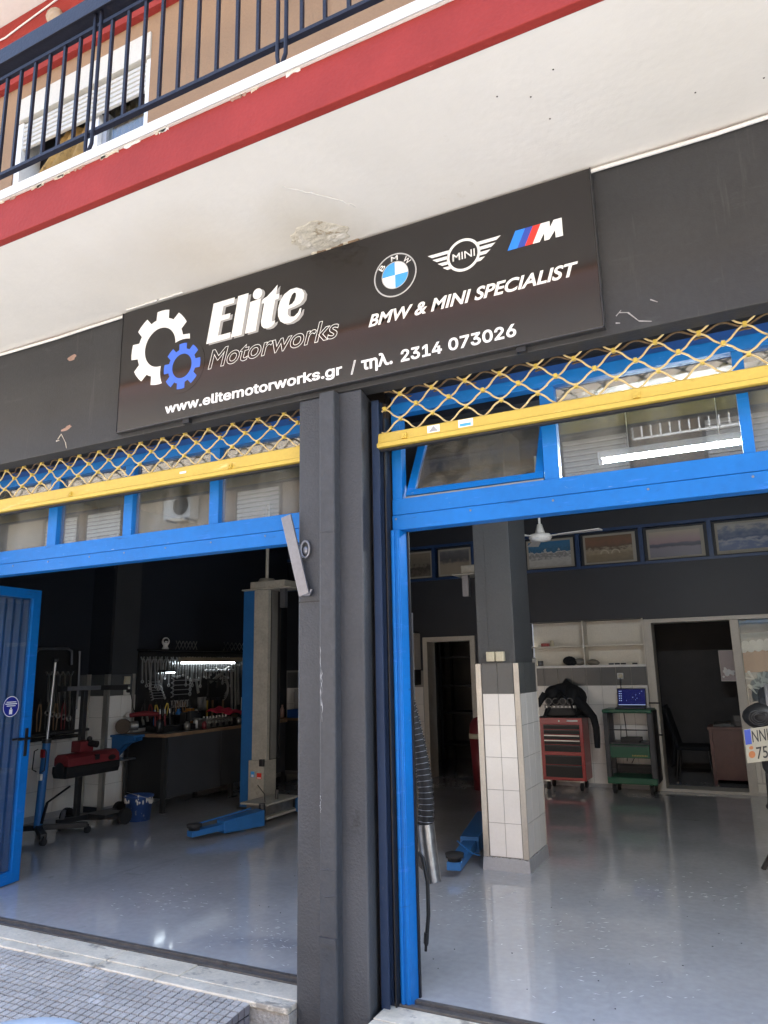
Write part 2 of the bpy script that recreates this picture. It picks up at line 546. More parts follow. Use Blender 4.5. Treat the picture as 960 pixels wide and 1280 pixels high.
# ------------------------------------------------------------------ ground
tag(box('road', -40, 40, -8.0, -2.6, -.5, -.24, M_ASPH), kind='structure')
gp = tag(box('pavement', -40, 40, -2.42, -.10, -.5, -.125, M_PAVE), kind='structure')
kb = tag(MB().box(-40, 40, -2.6, -2.42, -.5, -.115).build('kerb', M_KERB), kind='structure')
tag(box('opposite_pavement', -40, 40, -9.6, -8.0, -.5, -.11, M_PAVE), kind='structure')
tag(box('ground', -60, 60, -60, 60, -.9, -.55, M_ASPH), kind='structure')

# mosaic ramp up to the left doorway: a wedge of mortar with small tiles set on it
ramp = thing('mosaic_ramp', 'sloping grey mosaic ramp rising from the pavement to the left doorstep', 'ramp', (-4.2, -.6, -.125))
RX0, RX1, RY0, RY1 = -6.4, -2.44, -1.15, -.078


def ramp_z(y):
    t = (RY1-y)/(RY1-RY0)
    return -.012-.112*(t**1.05)


w = MB()
ny = 14
vs = []
for i in range(ny+1):
    y = RY1+(RY0-RY1)*i/ny
    vs += [(RX0, y, ramp_z(y)-.006), (RX1-.006, y, ramp_z(y)-.006)]
for i in range(ny+1):
    y = RY1+(RY0-RY1)*i/ny
    vs += [(RX0, y, -.3), (RX1-.006, y, -.3)]
o2 = 2*(ny+1)
fs = [(2*i, 2*i+1, 2*i+3, 2*i+2) for i in range(ny)]+[(2*i+1, o2+2*i+1, o2+2*i+3, 2*i+3) for i in range(ny)]+[(0, 1, o2+1, o2)]
w.add(vs, fs).build('mortar_bed', M_MOSGR, ramp)
tl = MB()
p_ = .047
g_ = .0085
nx = int((RX1-RX0)/p_)
nyy = int((RY1-RY0)/p_)
for i in range(nx):
    for j in range(nyy):
        x1 = RX1-i*p_-.002
        x0 = x1-p_+g_
        y1 = RY1-j*p_-.002
        y0 = y1-p_+g_
        dz = random.uniform(-.0012, .0012)
        jx = random.uniform(-.0008, .0008)
        tl.add([(x0+jx, y0, ramp_z(y0)+dz), (x1+jx, y0, ramp_z(y0)+dz), (x1+jx, y1, ramp_z(y1)+dz), (x0+jx, y1, ramp_z(y1)+dz),
                (x0+jx, y0, ramp_z(y0)-.008), (x1+jx, y0, ramp_z(y0)-.008), (x1+jx, y1, ramp_z(y1)-.008), (x0+jx, y1, ramp_z(y1)-.008)],
               [(0, 1, 2, 3), (4, 5, 1, 0), (5, 6, 2, 1), (6, 7, 3, 2), (7, 4, 0, 3)])
tag(tl.build('mosaic_tile', M_MOSAIC, ramp), kind='stuff')
sd_ = MB()
for j in range(nyy):
    for k in range(4):
        y1 = RY1-j*p_-.002; y0 = y1-p_+g_
        zt = -.02-k*p_
        za, zb_ = min(zt, ramp_z(y0)-.003), min(zt, ramp_z(y1)-.003)
        zl = zt-p_+g_
        if zb_-zl < .006 or za-zl < .001:
            continue
        sd_.add([(RX1-.006, y0, zl), (RX1-.006, y1, zl), (RX1-.006, y1, zb_), (RX1-.006, y0, za), (RX1, y0, zl), (RX1, y1, zl), (RX1, y1, zb_), (RX1, y0, za)],
                [(4, 5, 6, 7), (0, 1, 5, 4), (1, 2, 6, 5), (2, 3, 7, 6), (3, 0, 4, 7)])
tag(sd_.build('side_tile', mat('side_mosaic', (.16, .145, .15), .6, var=.2), ramp), kind='stuff')


def doorstep(x0, x1, label, inner, outer, zc):
    t = thing('marble_doorstep', label, 'doorstep', ((x0+x1)/2, 0, -.12))
    MB().box(x0, x1, -.068, .20, -.30, -.032).build('step_base', M_STONE, t)
    for a, b in zip(inner[:-1], inner[1:]):
        box('slab', a+.003, b-.003, .012, .168, -.031, zc+random.uniform(-.0015, .0015), M_MARBLE, t, .004)
    for a, b in zip(outer[:-1], outer[1:]):
        box('slab', a+.003, b-.003, -.078, .007, -.031, zc-.002+random.uniform(-.002, .001), M_MARBLE, t, .006)
    MB().box(x0, x1, .173, .200, -.03, .004).box(x0, x1, .236, .262, -.03, .006).box(x0, x1, .200, .236, -.03, -.010).build('metal_channel', mat('dull_channel_steel', (.17, .155, .14), .5, .4, var=.25, vs=14, wear=[((.08, .07, .06), .6, (9, 30, 9))]), t)
    return t


doorstep(-5.41, -2.215, 'worn white marble doorstep slabs under the left opening above the mosaic ramp', [-5.41, -4.72, -4.1, -3.52, -2.98, -2.215], [-5.41, -4.86, -4.36, -3.98, -3.52, -3.08, -2.215], 0.)
doorstep(-1.80, 1.56, 'worn marble doorstep right of the dark column under the right opening', [-1.80, -1.0, -.35, .4, 1.0, 1.56], [-1.80, -1.3, -.6, .1, .8, 1.56], -.004)

# ------------------------------------------------------------------ the building
bld = thing('garage_building', 'charcoal garage ground floor of a tan and red apartment block', 'building', (-3, .2, -.12))
fas = MB().box(-9, 3.4, 0, .12, 3.14, 4.045).build('fascia', M_FASCIA, bld, .006)
MB().box(-9, 3.4, .5, .72, 3.07, 4.05).box(-9, 3.4, .12, .5, 3.62, 4.05).build('lintel_wall', M_DKWALL, bld)
# chips of missing paint on the fascia and peeled bits along its lower edge
random.seed(11)


def chip(cx, cz, w_, h_, m, y=-.0015, n=11, name='paint_chip', tilt=0.):
    pts = []
    for k in range(n):
        t = 2*PI*k/n
        q = random.uniform(.55, 1.15)
        a, b = w_/2*math.cos(t)*q, h_/2*math.sin(t)*q
        pts.append((cx+a*math.cos(tilt)-b*math.sin(tilt), cz+a*math.sin(tilt)+b*math.cos(tilt)))
    return MB().prism(pts, lambda a, b, d: (a, d, b), y, .001).build(name, m, bld)


chip(-4.17, 3.838, .11, .045, M_PINKISH, tilt=.1)
chip(-4.16, 3.305, .12, .035, M_PINKISH, tilt=.15)
for x0, z0, x1, z1, ww in ((-4.25, 3.235, -4.22, 3.27, .016), (-4.22, 3.27, -4.17, 3.2, .009), (-4.17, 3.2, -4.155, 3.155, .012), (-4.265, 3.225, -4.235, 3.225, .02),
                           (-.40, 3.245, -.36, 3.235, .01), (-.36, 3.235, -.315, 3.18, .013), (-.315, 3.18, -.26, 3.165, .012), (-.415, 3.23, -.39, 3.255, .008), (-.255, 3.275, -.225, 3.255, .012), (-.42, 3.195, -.40, 3.19, .014)):
    m_ = MB().bar((x0, -.001, z0), (x1, -.001, z1), .004, ww*.5, up=(0, 0, 1), h1=ww*.22)
    m_.build('paint_chip', M_PEEL if x0 < -1 else mat('thin_grey_scratch', (.34, .33, .32), .9, var=.3, vs=60), bld)

# the column between the two doorways
cl = MB()
prof = [(-2.22, 0.), (-1.806, 0.), (-1.846, .19), (-1.846, .42), (-2.22, .42)]
cl.prism(prof, lambda a, b, d: (a, b, d), -.3, 3.1385)
cl.build('front_column', M_COL, bld, .012)
dp = MB().box(-2.047, -1.95, -.061, .01, -.3, 3.138)
dp.build('duct_cover', M_DUCT, bld, .010)
random.seed(5)
pl = MB()   # bumps, ridges and cracks in the painted duct cover
for z, wd in ((2.33, .07), (.63, .09), (.52, .05)):
    px_ = -2.04
    path = []
    for k in range(7):
        path.append((-2.045+.095*k/6, -.0595, z+.016*(k/6)*math.cos(z*9)+random.uniform(-.006, .006)))
    pl.tube(path, .0035, 6, True, [.002, .0035, .003, .0045, .003, .0035, .002])
pl.box(-2.046, -1.951, -.069, -.058, .30, .335)
pl.build('ridge', M_DUCT, bld)
box('pier', -9, -5.42, 0.0, .42, -.3, 3.1385, M_COL, bld, .01)
box('pier', 1.56, 3.4, 0.0, .42, -.3, 3.1385, M_COL, bld, .01)
box('side_wall', -9, -8.6, .43, 7.3, -.3, 4.04, M_DKWALL, bld)

random.seed(31)
for z0, z1, xx, yy, wd in ((1.72, 1.42, -2.036, -.0625, .008), (1.60, 1.34, -2.030, -.0625, .006), (.98, .90, -2.038, -.0625, .005)):
    n_ = 14
    lft, rgt = [], []
    for k in range(n_+1):
        z = z0+(z1-z0)*k/n_
        c_ = xx+random.uniform(-.004, .004)
        w_ = wd*max(.04, random.uniform(-.5, .9))
        lft.append((c_-w_/2, z)); rgt.append((c_+w_/2, z))
    MB().prism(lft+rgt[::-1], lambda a, b, d: (a, d, b), yy, yy+.003).build('paint_scratch', mat('chalky_scratch', (.30, .30, .30), .9, var=.3, vs=40), bld)

# upper storeys
up = MB().box(-9, -5.205, .1, .35, 4.38, 7.36).box(-3.665, -2.03, .1, .35, 4.38, 7.36).box(-5.205, -3.665, .1, .35, 6.50, 7.36)
up.box(-2.03, 3.4, .06, .35, 4.38, 7.36)
up.build('upper_wall', M_TAN, bld)
box('red_band', -9, 3.4, .045, .12, 6.655, 7.36, M_RED, bld)
MB().box(-9, 3.4, .36, 7.3, 4.38, 8.9).box(-9, 3.4, -.0, .36, 7.62, 8.9).build('upper_storeys', M_TAN, bld)
box('upper_balcony_slab', -9, 3.4, -1.0, .36, 7.365, 7.61, M_SOFFIT, bld)

# wires and lamp under the upper balcony
spw = MB()
spw.tube([(-6.2, .03, 7.29), (-5.4, .035, 7.20), (-5.15, .035, 7.235), (-4.7, .035, 7.29), (-4.0, .035, 7.34)], .008, 6)
tag(spw.build('cable', M_WPLAST), 'thin white cable sagging across the red band above the window', 'cable')
lp = thing('outdoor_lamp', 'round amber glass wall lamp on the red band above the balcony handrail', 'lamp', (-4.70, .02, 7.05))
MB().lathe([(.0, -.075), (.07, -.07), (.085, -.03), (.085, 0)], (-4.70, .045, 7.04), (0, -1, 0), 18).build('lamp_base', M_CREAM, lp)
MB().ball((-4.70, -.0, 7.055), .085, .06, .07, 16).build('lamp_shade', mat('frosted_lamp_glass', (.36, .27, .19), .2, var=.12, vs=14), lp)

# ------------------------------------------------------------------ balcony: slab, railing
bal = thing('balcony', 'red edged balcony slab with white soffit over the shop sign', 'balcony', (-3, -.5, 4.05))
box('slab', -9, 3.4, -.955, .05, 4.05, 4.30, M_SOFFIT, bal)
box('edge_beam', -9, 3.4, -1.0, -.954, 4.047, 4.300, M_RED, bal, .004)
li = MB().grid(lambda u, v: (-9+12.4*u, -1.016 if v in (0., 1.) and False else (-1.018 if v < .75 else -.86), (4.303, 4.333, 4.362, 4.366, 4.366)[round(v*4)]), 60, 4, False)
li.box(-9, 3.4, -1.010, .1, 4.301, 4.360)
li.build('edge_lip', M_LIP, bal)
random.seed(21)
for k in range(16):                       # flaked paint under the white lip
    x = random.uniform(-3.7, -1.4)
    chip_w = random.uniform(.03, .13)
    pts = [(x+chip_w*(i/6-.5), 4.300-random.uniform(.004, .018)) for i in range(7)]+[(x+chip_w/2, 4.306), (x-chip_w/2, 4.306)]
    MB().prism(pts, lambda a, b, d: (a, d, b), -1.0035, -.999).build('paint_flake', random.choice([M_PEEL, M_LIP, M_PINKISH]), bal)
# damp plaster hanging loose from the soffit just above the sign
random.seed(4)


def patch(cx, cy, pts, z, th, m, name):
    MB().prism([(cx+a, cy+b) for a, b in pts], lambda a, b, d: (a, b, d), 4.052, z).build(name, m, bal)


def blob(rx, ry, n=18, j=.3):
    return [(rx*math.cos(2*PI*k/n)*random.uniform(1-j, 1), ry*math.sin(2*PI*k/n)*random.uniform(1-j, 1)) for k in range(n)]


M_DAMP = mat('damp_brown_plaster', (.20, .14, .09), .95, var=.3, vs=25, bump=.8)
M_OLDP = mat('old_white_plaster', (.56, .52, .43), .9, var=.16, vs=16, fine=.1, fs=50, bump=.6, bs=60, wear=[((.34, .28, .19), .58, (14, 14, 14)), ((.66, .64, .58), .60, (9, 22, 9))])
from mathutils import noise as MN


def relief(cx, cy, rx, ry, depth, m, name, seed, ymax=-.012):
    nr, nt_ = 16, 56
    vs, fs = [], []
    for i in range(nr+1):
        for k in range(nt_):
            t = 2*PI*k/nt_
            jag = .80+.30*MN.noise(Vector((2.2*math.cos(t)+seed, 2.2*math.sin(t), seed)))
            q = i/nr
            x, y = cx+rx*q*jag*math.cos(t), min(ymax, cy+ry*q*jag*math.sin(t))
            ridge = abs(MN.noise(Vector((x*13+seed, y*17, .3))))+.45*abs(MN.noise(Vector((x*34, y*40+seed, 1.3))))
            swirl = .5+.5*math.sin(26*math.hypot((x-cx)/1.1, y-cy-.05)+3*MN.noise(Vector((x*6, y*6, seed))))
            h = depth*(1-q**3)*(.25+ridge*.9+.35*swirl)+.0012
            vs.append((x, y, 4.0495-h if i < nr else 4.052))
    for i in range(nr):
        for k in range(nt_):
            k2 = (k+1) % nt_
            fs.append((i*nt_+k, i*nt_+k2, (i+1)*nt_+k2, (i+1)*nt_+k))
    MB().add(vs, fs, False).build(name, m, bal)


relief(-1.985, -.16, .23, .175, .009, M_OLDP, 'peeling_plaster', 3.1)
relief(-2.075, -.15, .055, .115, .012, M_SOFFIT, 'peeling_plaster', 8.7)
relief(-1.90, -.12, .085, .06, .013, M_SOFFIT, 'peeling_plaster', 5.2)
for k in range(9):
    relief(-2.09+.034*k+random.uniform(-.01, .01), -.024, .030, .016, .018, M_DAMP if k % 3 else M_OLDP, 'peeling_plaster', 10+k*1.7, -.006)
ds = MB()
for k in range(8):
    x, y = random.uniform(-.9, .6), random.uniform(-.85, -.1)
    ds.ball((x, y, 4.0495), .0042, .0042, .003, 6)
tag(ds.build('soffit_speck', M_DKBROWN, bal), kind='stuff')

random.seed(52)
for x0, y0, x1, y1, m__ in ((-1.92, -.62, -1.72, -.40, M_LIP), (-1.72, -.40, -1.66, -.30, M_LIP)):
    n_ = 12
    pth = [(x0+(x1-x0)*k/n_+random.uniform(-.006, .006), y0+(y1-y0)*k/n_+random.uniform(-.010, .010), 4.0502) for k in range(n_+1)]
    MB().tube(pth, .0012 if m__ is M_DAMP else .004, 4).build('hairline_crack', m__, bal)

rl = thing('balcony_railing', 'navy painted steel balcony railing with thin vertical bars', 'railing', (-3, -.94, 4.366))
MB().box(-9, 3.4, -.985, -.885, 5.355, 5.395).box(-9, 3.4, -.987, -.978, 5.34, 5.455).box(-9, 3.4, -.893, -.884, 5.34, 5.455).build('handrail', M_RAILBLUE, rl, .003)
box('top_rail', -9, 3.4, -.952, -.928, 5.262, 5.285, M_RAILBLUE, rl)
box('bottom_rail', -9, 3.4, -.955, -.925, 4.548, 4.568, M_RAILBLUE, rl)
b0 = None
x = -3.01+.1285*(-46)
while x < 3.3:
    k = round((x+3.01)/.1285)
    if k % 10 != 0:
        if b0 is None:
            b0 = MB().box(x-.0085, x+.0085, -.9485, -.9315, 4.568, 5.262).build('baluster', M_RAILBLUE, rl)
        else:
            dupmesh(b0, 'baluster', (x, -.94, 4.568), rl)
    x += .1285
for k in (-4, -3, -2, -1, 0, 1, 2, 3, 4):
    x = -3.01+1.285*k
    post = MB()
    for dx, sgn in ((0, 1), (.048, -1)):
        pth = [(x+dx, -.955, 5.35), (x+dx, -.955, 4.60), (x+dx, -.958, 4.47), (x+dx+.012*sgn, -.965, 4.42), (x+dx+.03*sgn, -.945, 4.385), (x+dx+.035*sgn, -.9, 4.37)]
        post.tube(pth, .0105, 8)
    post.build('post', M_RAILBLUE, rl)

# balcony door with roller shutter
bw = thing('balcony_window', 'white balcony door with half lowered roller shutter and a gold curtain', 'window', (-4.43, .2, 4.37))
box('shutter_box', -5.2, -3.668, .085, .30, 6.275, 6.495, mat('cream_shutter_box', (.56, .53, .46), .6, var=.04), bw, .004)
s0 = None
for k in range(6):
    z = 6.262-.044*k
    if s0 is None:
        s0 = MB().prism([(.13, 0), (.118, .006), (.118, .032), (.13, .040), (.14, .040), (.14, 0)], lambda a, b, d: (d, a, z-.04+b), -5.17, -3.70).build('shutter_slat', M_SHUT, bw)
    else:
        dupmesh(s0, 'shutter_slat', (s0.location.x+wloc(bw).x, s0.location.y+wloc(bw).y, z-.04), bw)
box('frame', -5.2, -5.13, .11, .30, 4.38, 6.27, M_WPLAST, bw)
box('frame', -3.715, -3.668, .11, .30, 4.38, 6.27, M_WPLAST, bw)
box('mullion', -4.40, -4.255, .15, .26, 4.38, 6.05, M_WPLAST, bw, .004)
box('mullion', -4.25, -4.20, .19, .25, 4.38, 6.05, mat('grey_window_gasket', (.30, .31, .33), .4), bw)
box('pane', -4.20, -3.716, .215, .222, 4.38, 6.25, M_CLEAN, bw)
MB().grid(lambda u, v: (-4.19+.46*u, .255+.012*math.sin(u*46), 4.38+1.75*v), 60, 2).build('curtain', M_CURTD, bw)


def cf(u, v):
    # a gold curtain pulled sideways: gathered at the top right, blown to the lower left
    q = min(1, v/.26)
    xl = -4.76-.40*q
    p = Vector((xl+(-4.41-xl)*u, .20-.03*q, 6.06-1.7*v))
    p.y += (.014+.02*q)*math.sin(u*20+v*9)+.012*math.sin(u*9+1)
    return p


MB().grid(cf, 70, 40).build('curtain', M_CURT, bw)
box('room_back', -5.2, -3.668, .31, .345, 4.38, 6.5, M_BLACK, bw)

# white conduit along the top of the fascia, broken behind the sign
for x0, x1, lab in ((-9, -3.66, 'white cable conduit along the top of the fascia left of the sign'), (-.66, 3.4, 'white cable conduit along the top of the fascia right of the sign')):
    c = MB()
    n = 16
    c.tube([(x0+(x1-x0)*i/n, -.016, 4.026+.004*math.sin(i*1.7)) for i in range(n+1)], .0105, 8)
    tag(c.build('cable_conduit', M_WPLAST), lab, 'conduit')
sc_ = MB()
for x0, x1 in ((-3.60, -3.32), (-3.30, -3.1)):
    sc_.cyl((x0, -.052, 4.045), (x1, -.052, 4.046), .006, 6)
tag(sc_.build('cable_conduit', M_WPLAST), 'short thin white cable pieces along the top left edge of the sign', 'conduit')
MB().box(-9, 3.4, -.004, .0, 4.034, 4.0465).build('top_edge', M_REDLINE, bld)

# ------------------------------------------------------------------ the shop sign
SX0, SX1, SZ0, SZ1 = -3.642, -.473, 3.176, 4.036
sg = thing('shop_sign', 'large black shop sign with white lettering and car emblems above the doorways', 'sign', ((SX0+SX1)/2, -.02, SZ0))
MB().box(SX0, SX1, -.036, -.004, SZ0, SZ1).build('panel', M_SIGN, sg, .002)
MB().box(SX0-.006, SX0-.0005, -.040, -.001, SZ0-.006, SZ1).box(SX1+.0005, SX1+.006, -.040, -.001, SZ0-.006, SZ1).box(SX0-.006, SX1+.006, -.040, -.001, SZ0-.007, SZ0-.0005).build('edge_trim', M_SIGNEDGE, sg)
for bx in (-3.05, -.88):
    MB().box(bx-.025, bx+.025, -.03, .0, SZ0-.035, SZ0-.007).build('bracket', M_BLACK, sg)
Y0 = -.0372
YA, YB, YC = -.0378, -.0384, -.0390


def gear(c, ro, rm, ri, teeth, rot, y, m, name, asp=1.):
    n = teeth*8
    vs, fs = [], []
    offs = (rm, rm, ro, ro, ro, ro, rm, rm)
    angs = (-.5, -.36, -.27, -.1, .1, .27, .36, .5)
    for k in range(teeth):
        for q in range(8):
            t = rot+2*PI*(k+angs[q]*.98)/teeth
            vs.append((c[0]+ri*asp*math.cos(t), y, c[1]+ri*math.sin(t)))
            vs.append((c[0]+offs[q]*asp*math.cos(t), y, c[1]+offs[q]*math.sin(t)))
    N_ = len(vs)//2
    fs = [(2*i, 2*i+1, (2*i+3) % (2*N_), (2*i+2) % (2*N_)) for i in range(N_)]
    return MB().add(vs, fs).build(name, m, sg)


gear((-3.29, 3.707), .262, .205, .137, 8, PI/2-.06, Y0, M_PWHITE, 'white_gear_emblem', .97)
b = MB(); flat(b, ring_poly((-3.093, 3.532), .186, 48), YA); b.build('emblem_gap', M_SIGN, sg)
gear((-3.093, 3.532), .157, .118, .083, 8, PI/2-.03, YB, M_PBLUE, 'blue_gear_emblem', .97)

LET = dict(
    E=[(-2.848, 3.906), (-2.679, 3.906), (-2.686, 3.869), (-2.768, 3.868), (-2.781, 3.806), (-2.711, 3.806), (-2.718, 3.772), (-2.787, 3.772), (-2.806, 3.674), (-2.706, 3.674), (-2.713, 3.638), (-2.898, 3.638)],
    l=[(-2.653, 3.907), (-2.572, 3.907), (-2.621, 3.638), (-2.701, 3.638)],
    i=[(-2.559, 3.842), (-2.478, 3.845), (-2.514, 3.638), (-2.594, 3.638)],
    dot=ring_poly((-2.504, 3.884), .036, 20),
    t=[(-2.354, 3.905), (-2.364, 3.842), (-2.340, 3.842), (-2.346, 3.809), (-2.370, 3.809), (-2.394, 3.688), (-2.391, 3.669), (-2.369, 3.672), (-2.376, 3.652), (-2.399, 3.637), (-2.425, 3.634), (-2.452, 3.640), (-2.470, 3.660), (-2.474, 3.691), (-2.453, 3.807), (-2.472, 3.808), (-2.464, 3.836), (-2.432, 3.846), (-2.395, 3.872)])
EO = [(-2.181, 3.706), (-2.188, 3.671), (-2.217, 3.643), (-2.256, 3.630), (-2.301, 3.634), (-2.332, 3.657), (-2.348, 3.694), (-2.350, 3.741), (-2.336, 3.789), (-2.305, 3.828), (-2.261, 3.848), (-2.216, 3.848), (-2.178, 3.828), (-2.161, 3.796), (-2.166, 3.761), (-2.189, 3.738), (-2.234, 3.727), (-2.277, 3.723), (-2.279, 3.690), (-2.262, 3.668), (-2.232, 3.664), (-2.205, 3.682), (-2.192, 3.706)]
EC = [(-2.272, 3.745), (-2.246, 3.751), (-2.229, 3.769), (-2.220, 3.796), (-2.222, 3.815), (-2.234, 3.820), (-2.249, 3.809), (-2.263, 3.781)]
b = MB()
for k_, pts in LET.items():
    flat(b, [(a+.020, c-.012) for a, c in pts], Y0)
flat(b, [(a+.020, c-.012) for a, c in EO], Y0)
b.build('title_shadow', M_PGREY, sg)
b = MB()
for k_, pts in LET.items():
    flat(b, pts, YB)
flat(b, EO, YB)
b.build('title_lettering', M_PWHITE, sg)
b = MB(); flat(b, EC, YC); b.build('title_counter', M_SIGN, sg)

textmesh('Motorworks', -2.878, -1.925, 3.464, .126, -.0385, bold=.012, shear=.26, outline=.0095).build('subtitle_outline', M_PWHITE, sg)
textmesh('BMW & MINI SPECIALIST', -1.735, -.565, 3.476, .0725, Y0, bold=.026, shear=.30).build('lettering', M_PWHITE, sg)
textmesh('www.elitemotorworks.gr', -3.222, -1.908, 3.231, .063, Y0, outline=.024, font=SANS).build('lettering', M_PWHITE, sg)
textmesh('/', -1.852, -1.818, 3.226, .070, Y0, outline=.014, font=SANS).build('lettering', M_PWHITE, sg)
textmesh('\u03c4\u03b7\u03bb.', -1.785, -1.590, 3.228, .075, Y0, outline=.024, font=SANS).build('lettering', M_PWHITE, sg)
textmesh('2314', -1.540, -1.300, 3.226, .067, Y0, outline=.024, font=SANS).build('lettering', M_PWHITE, sg)
textmesh('073026', -1.263, -.896, 3.228, .067, Y0, outline=.024, font=SANS).build('lettering', M_PWHITE, sg)

# blue and white roundel
c = (-1.562, 3.749)
b = MB(); flat(b, ring_poly(c, .131, 56), Y0); b.build('roundel_ring', M_PBLACK, sg)
b = MB(); annulus(b, c, .124, .132, YA); annulus(b, c, .079, .083, YB); b.build('roundel_rim', M_SILVER, sg)
for q, m_ in ((0, M_PWHITE), (1, M_PSKY), (2, M_PWHITE), (3, M_PSKY)):
    b = MB(); flat(b, [c]+ring_poly(c, .079, 14, q*PI/2, (q+1)*PI/2*1.0)+[(c[0]+.079*math.cos((q+1)*PI/2), c[1]+.079*math.sin((q+1)*PI/2))], YA)
    b.build('roundel_quarter', m_, sg)
for ch, ang, wd in (('B', 141, .036), ('M', 91, .042), ('W', 43, .046)):
    tb = textmesh(ch, -wd/2, wd/2, -.016, .033, 0, bold=.006)
    ca, sa = math.cos(R(ang-90)), math.sin(R(ang-90))
    px_, pz_ = c[0]+.103*math.cos(R(ang)), c[1]+.103*math.sin(R(ang))
    tb.v = [Vector((px_+p.x*ca-p.z*sa, YA-.0002, pz_+p.x*sa+p.z*ca)) for p in tb.v]
    tb.build('roundel_letter', M_PWHITE, sg)
# winged ring
c = (-1.156, 3.754)
b = MB(); annulus(b, c, .080, .095, Y0)
for k, (xl, xr) in enumerate(((-1.362, -.945), (-1.335, -.975), (-1.305, -1.004), (-1.277, -1.036))):
    zt = 3.806-.0315*k
    for s_, xt in ((-1, xl), (1, xr)):
        def edge(z):
            return c[0]+s_*math.sqrt(max(.0915**2-(z-c[1])**2, 1e-6))
        za = zt-.019
        flat(b, [(xt, zt), (edge(zt), zt), (edge(za), za), (xt-s_*.026, za)], Y0)
b.build('winged_emblem', M_PWHITE, sg)
textmesh('MINI', -1.218, -1.092, 3.731, .046, Y0, bold=.004).build('emblem_lettering', M_PWHITE, sg)
# three slanted stripes and a slanted letter
for xa, xb, m_ in ((-.915, -.863, M_PMBLUE), (-.863, -.823, M_PNAVY), (-.823, -.782, M_PRED)):
    sh_ = .048
    b = MB(); flat(b, [(xa, 3.706), (xb, 3.706), (xb+sh_, 3.807), (xa+sh_, 3.807)], Y0); b.build('stripe', m_, sg)
b = MB()
flat(b, [(-.782, 3.706), (-.734, 3.807), (-.688, 3.807), (-.689, 3.772), (-.668, 3.807), (-.627, 3.807), (-.627, 3.706), (-.664, 3.706), (-.664, 3.748), (-.696, 3.706), (-.722, 3.706), (-.720, 3.748), (-.746, 3.706)], Y0)
b.build('slanted_letter', M_PWHITE, sg)

# ------------------------------------------------------------------ blue glazed shopfronts


def pane_obj(x0, x1, z0, z1, par, m=M_FROST, y=.262, name='pane'):
    return box(name, x0, x1, y, y+.005, z0, z1, m, par)


def transom(label, x0, x1, mull, hz=2.345):
    """header beam, mullions and panes over a doorway; mull = list of (x0,x1)"""
    t = thing('shopfront_frame', label, 'window frame', ((x0+x1)/2, .26, hz))
    MB().box(x0, x1, .218, .30, hz+.088, 2.53).build('header_beam', M_BLUE, t, .003)
    MB().box(x0, x1, .212, .30, hz, hz+.085).build('header_beam', M_BLUE, t, .004)
    MB().box(x0, x1, .222, .29, 3.032, 3.10).build('top_rail', M_BLUE, t, .003)
    MB().box(x0, x1, .236, .30, 3.102, 3.25).build('top_panel', M_BLUEDK, t)
    for a, b in mull:
        MB().box(a, b, .224, .29, 2.5305, 3.0315).build('mullion', M_BLUE, t, .003)
    return t


lf = transom('blue framed row of small transom windows above the left doorway', -5.40, -2.205,
             [(-5.40, -5.33), (-4.57, -4.477), (-3.812, -3.732), (-3.056, -2.98), (-2.30, -2.205)])
for a, b in ((-5.33, -4.57), (-4.477, -3.812), (-3.732, -3.056), (-2.98, -2.30)):
    pane_obj(a, b, 2.531, 3.0315, lf)
MB().box(-5.40, -5.345, .212, .30, -.01, 2.344).build('door_post', M_BLUE, lf, .003)

rf = transom('blue framed large transom windows above the right doorway', -1.735, 1.55,
             [(-1.735, -1.676), (-.866, -.790), (.055, .105), (.90, .96), (1.49, 1.55)], hz=2.352)
for a, b in ((-.790, .055), (.105, .90), (.96, 1.49)):
    pane_obj(a, b, 2.531, 3.0315, rf)
pst = MB().box(-1.737, -1.683, .190, .30, -.012, 2.351).box(-1.727, -1.712, .180, .192, -.012, 2.349).box(-1.700, -1.688, .183, .192, -.012, 2.349)
pst.build('door_post', M_BLUE, rf, .003)
box('door_post', 1.49, 1.55, .19, .30, -.012, 2.351, M_BLUE, rf, .003)
MB().box(-1.6825, -1.672, .285, .30, -.012, 2.351).build('door_stop', M_BLACK, rf)
MB().box(-1.746, -1.738, .15, .205, -.012, 3.0).build('gasket', M_BLACK, rf)
for xx in (-1.71, -1.27, -.828, -.37, .08, .5):
    q = MB().cyl((xx, .2125, 2.415), (xx, .209, 2.415), .006, 8)
    q.build('screw', M_GALV, rf)
for xx in (-4.9, -4.52, -4.1, -3.77, -3.4, -3.02, -2.6):
    MB().cyl((xx, .2125, 2.408), (xx, .209, 2.408), .006, 8).build('screw', M_GALV, lf)
# top-hung window tilted out of the first pane of the right frame
aw = thing('tilted_window', 'small blue framed window tilted open behind the yellow shutter bar', 'window', (-1.27, .26, 2.55))
ax0, ax1 = -1.655, -.872
# hinged at the top: the foot swings outward a little
hz_, fz_ = 3.02, 2.545
hy_, fy_ = .505, .236
# the sash: bottom rail, stiles and glass, leaning
sash = MB()


def aw_pt(x, t, d=0.):
    return Vector((x, hy_+(fy_-hy_)*t+d, hz_+(fz_-hz_)*t))


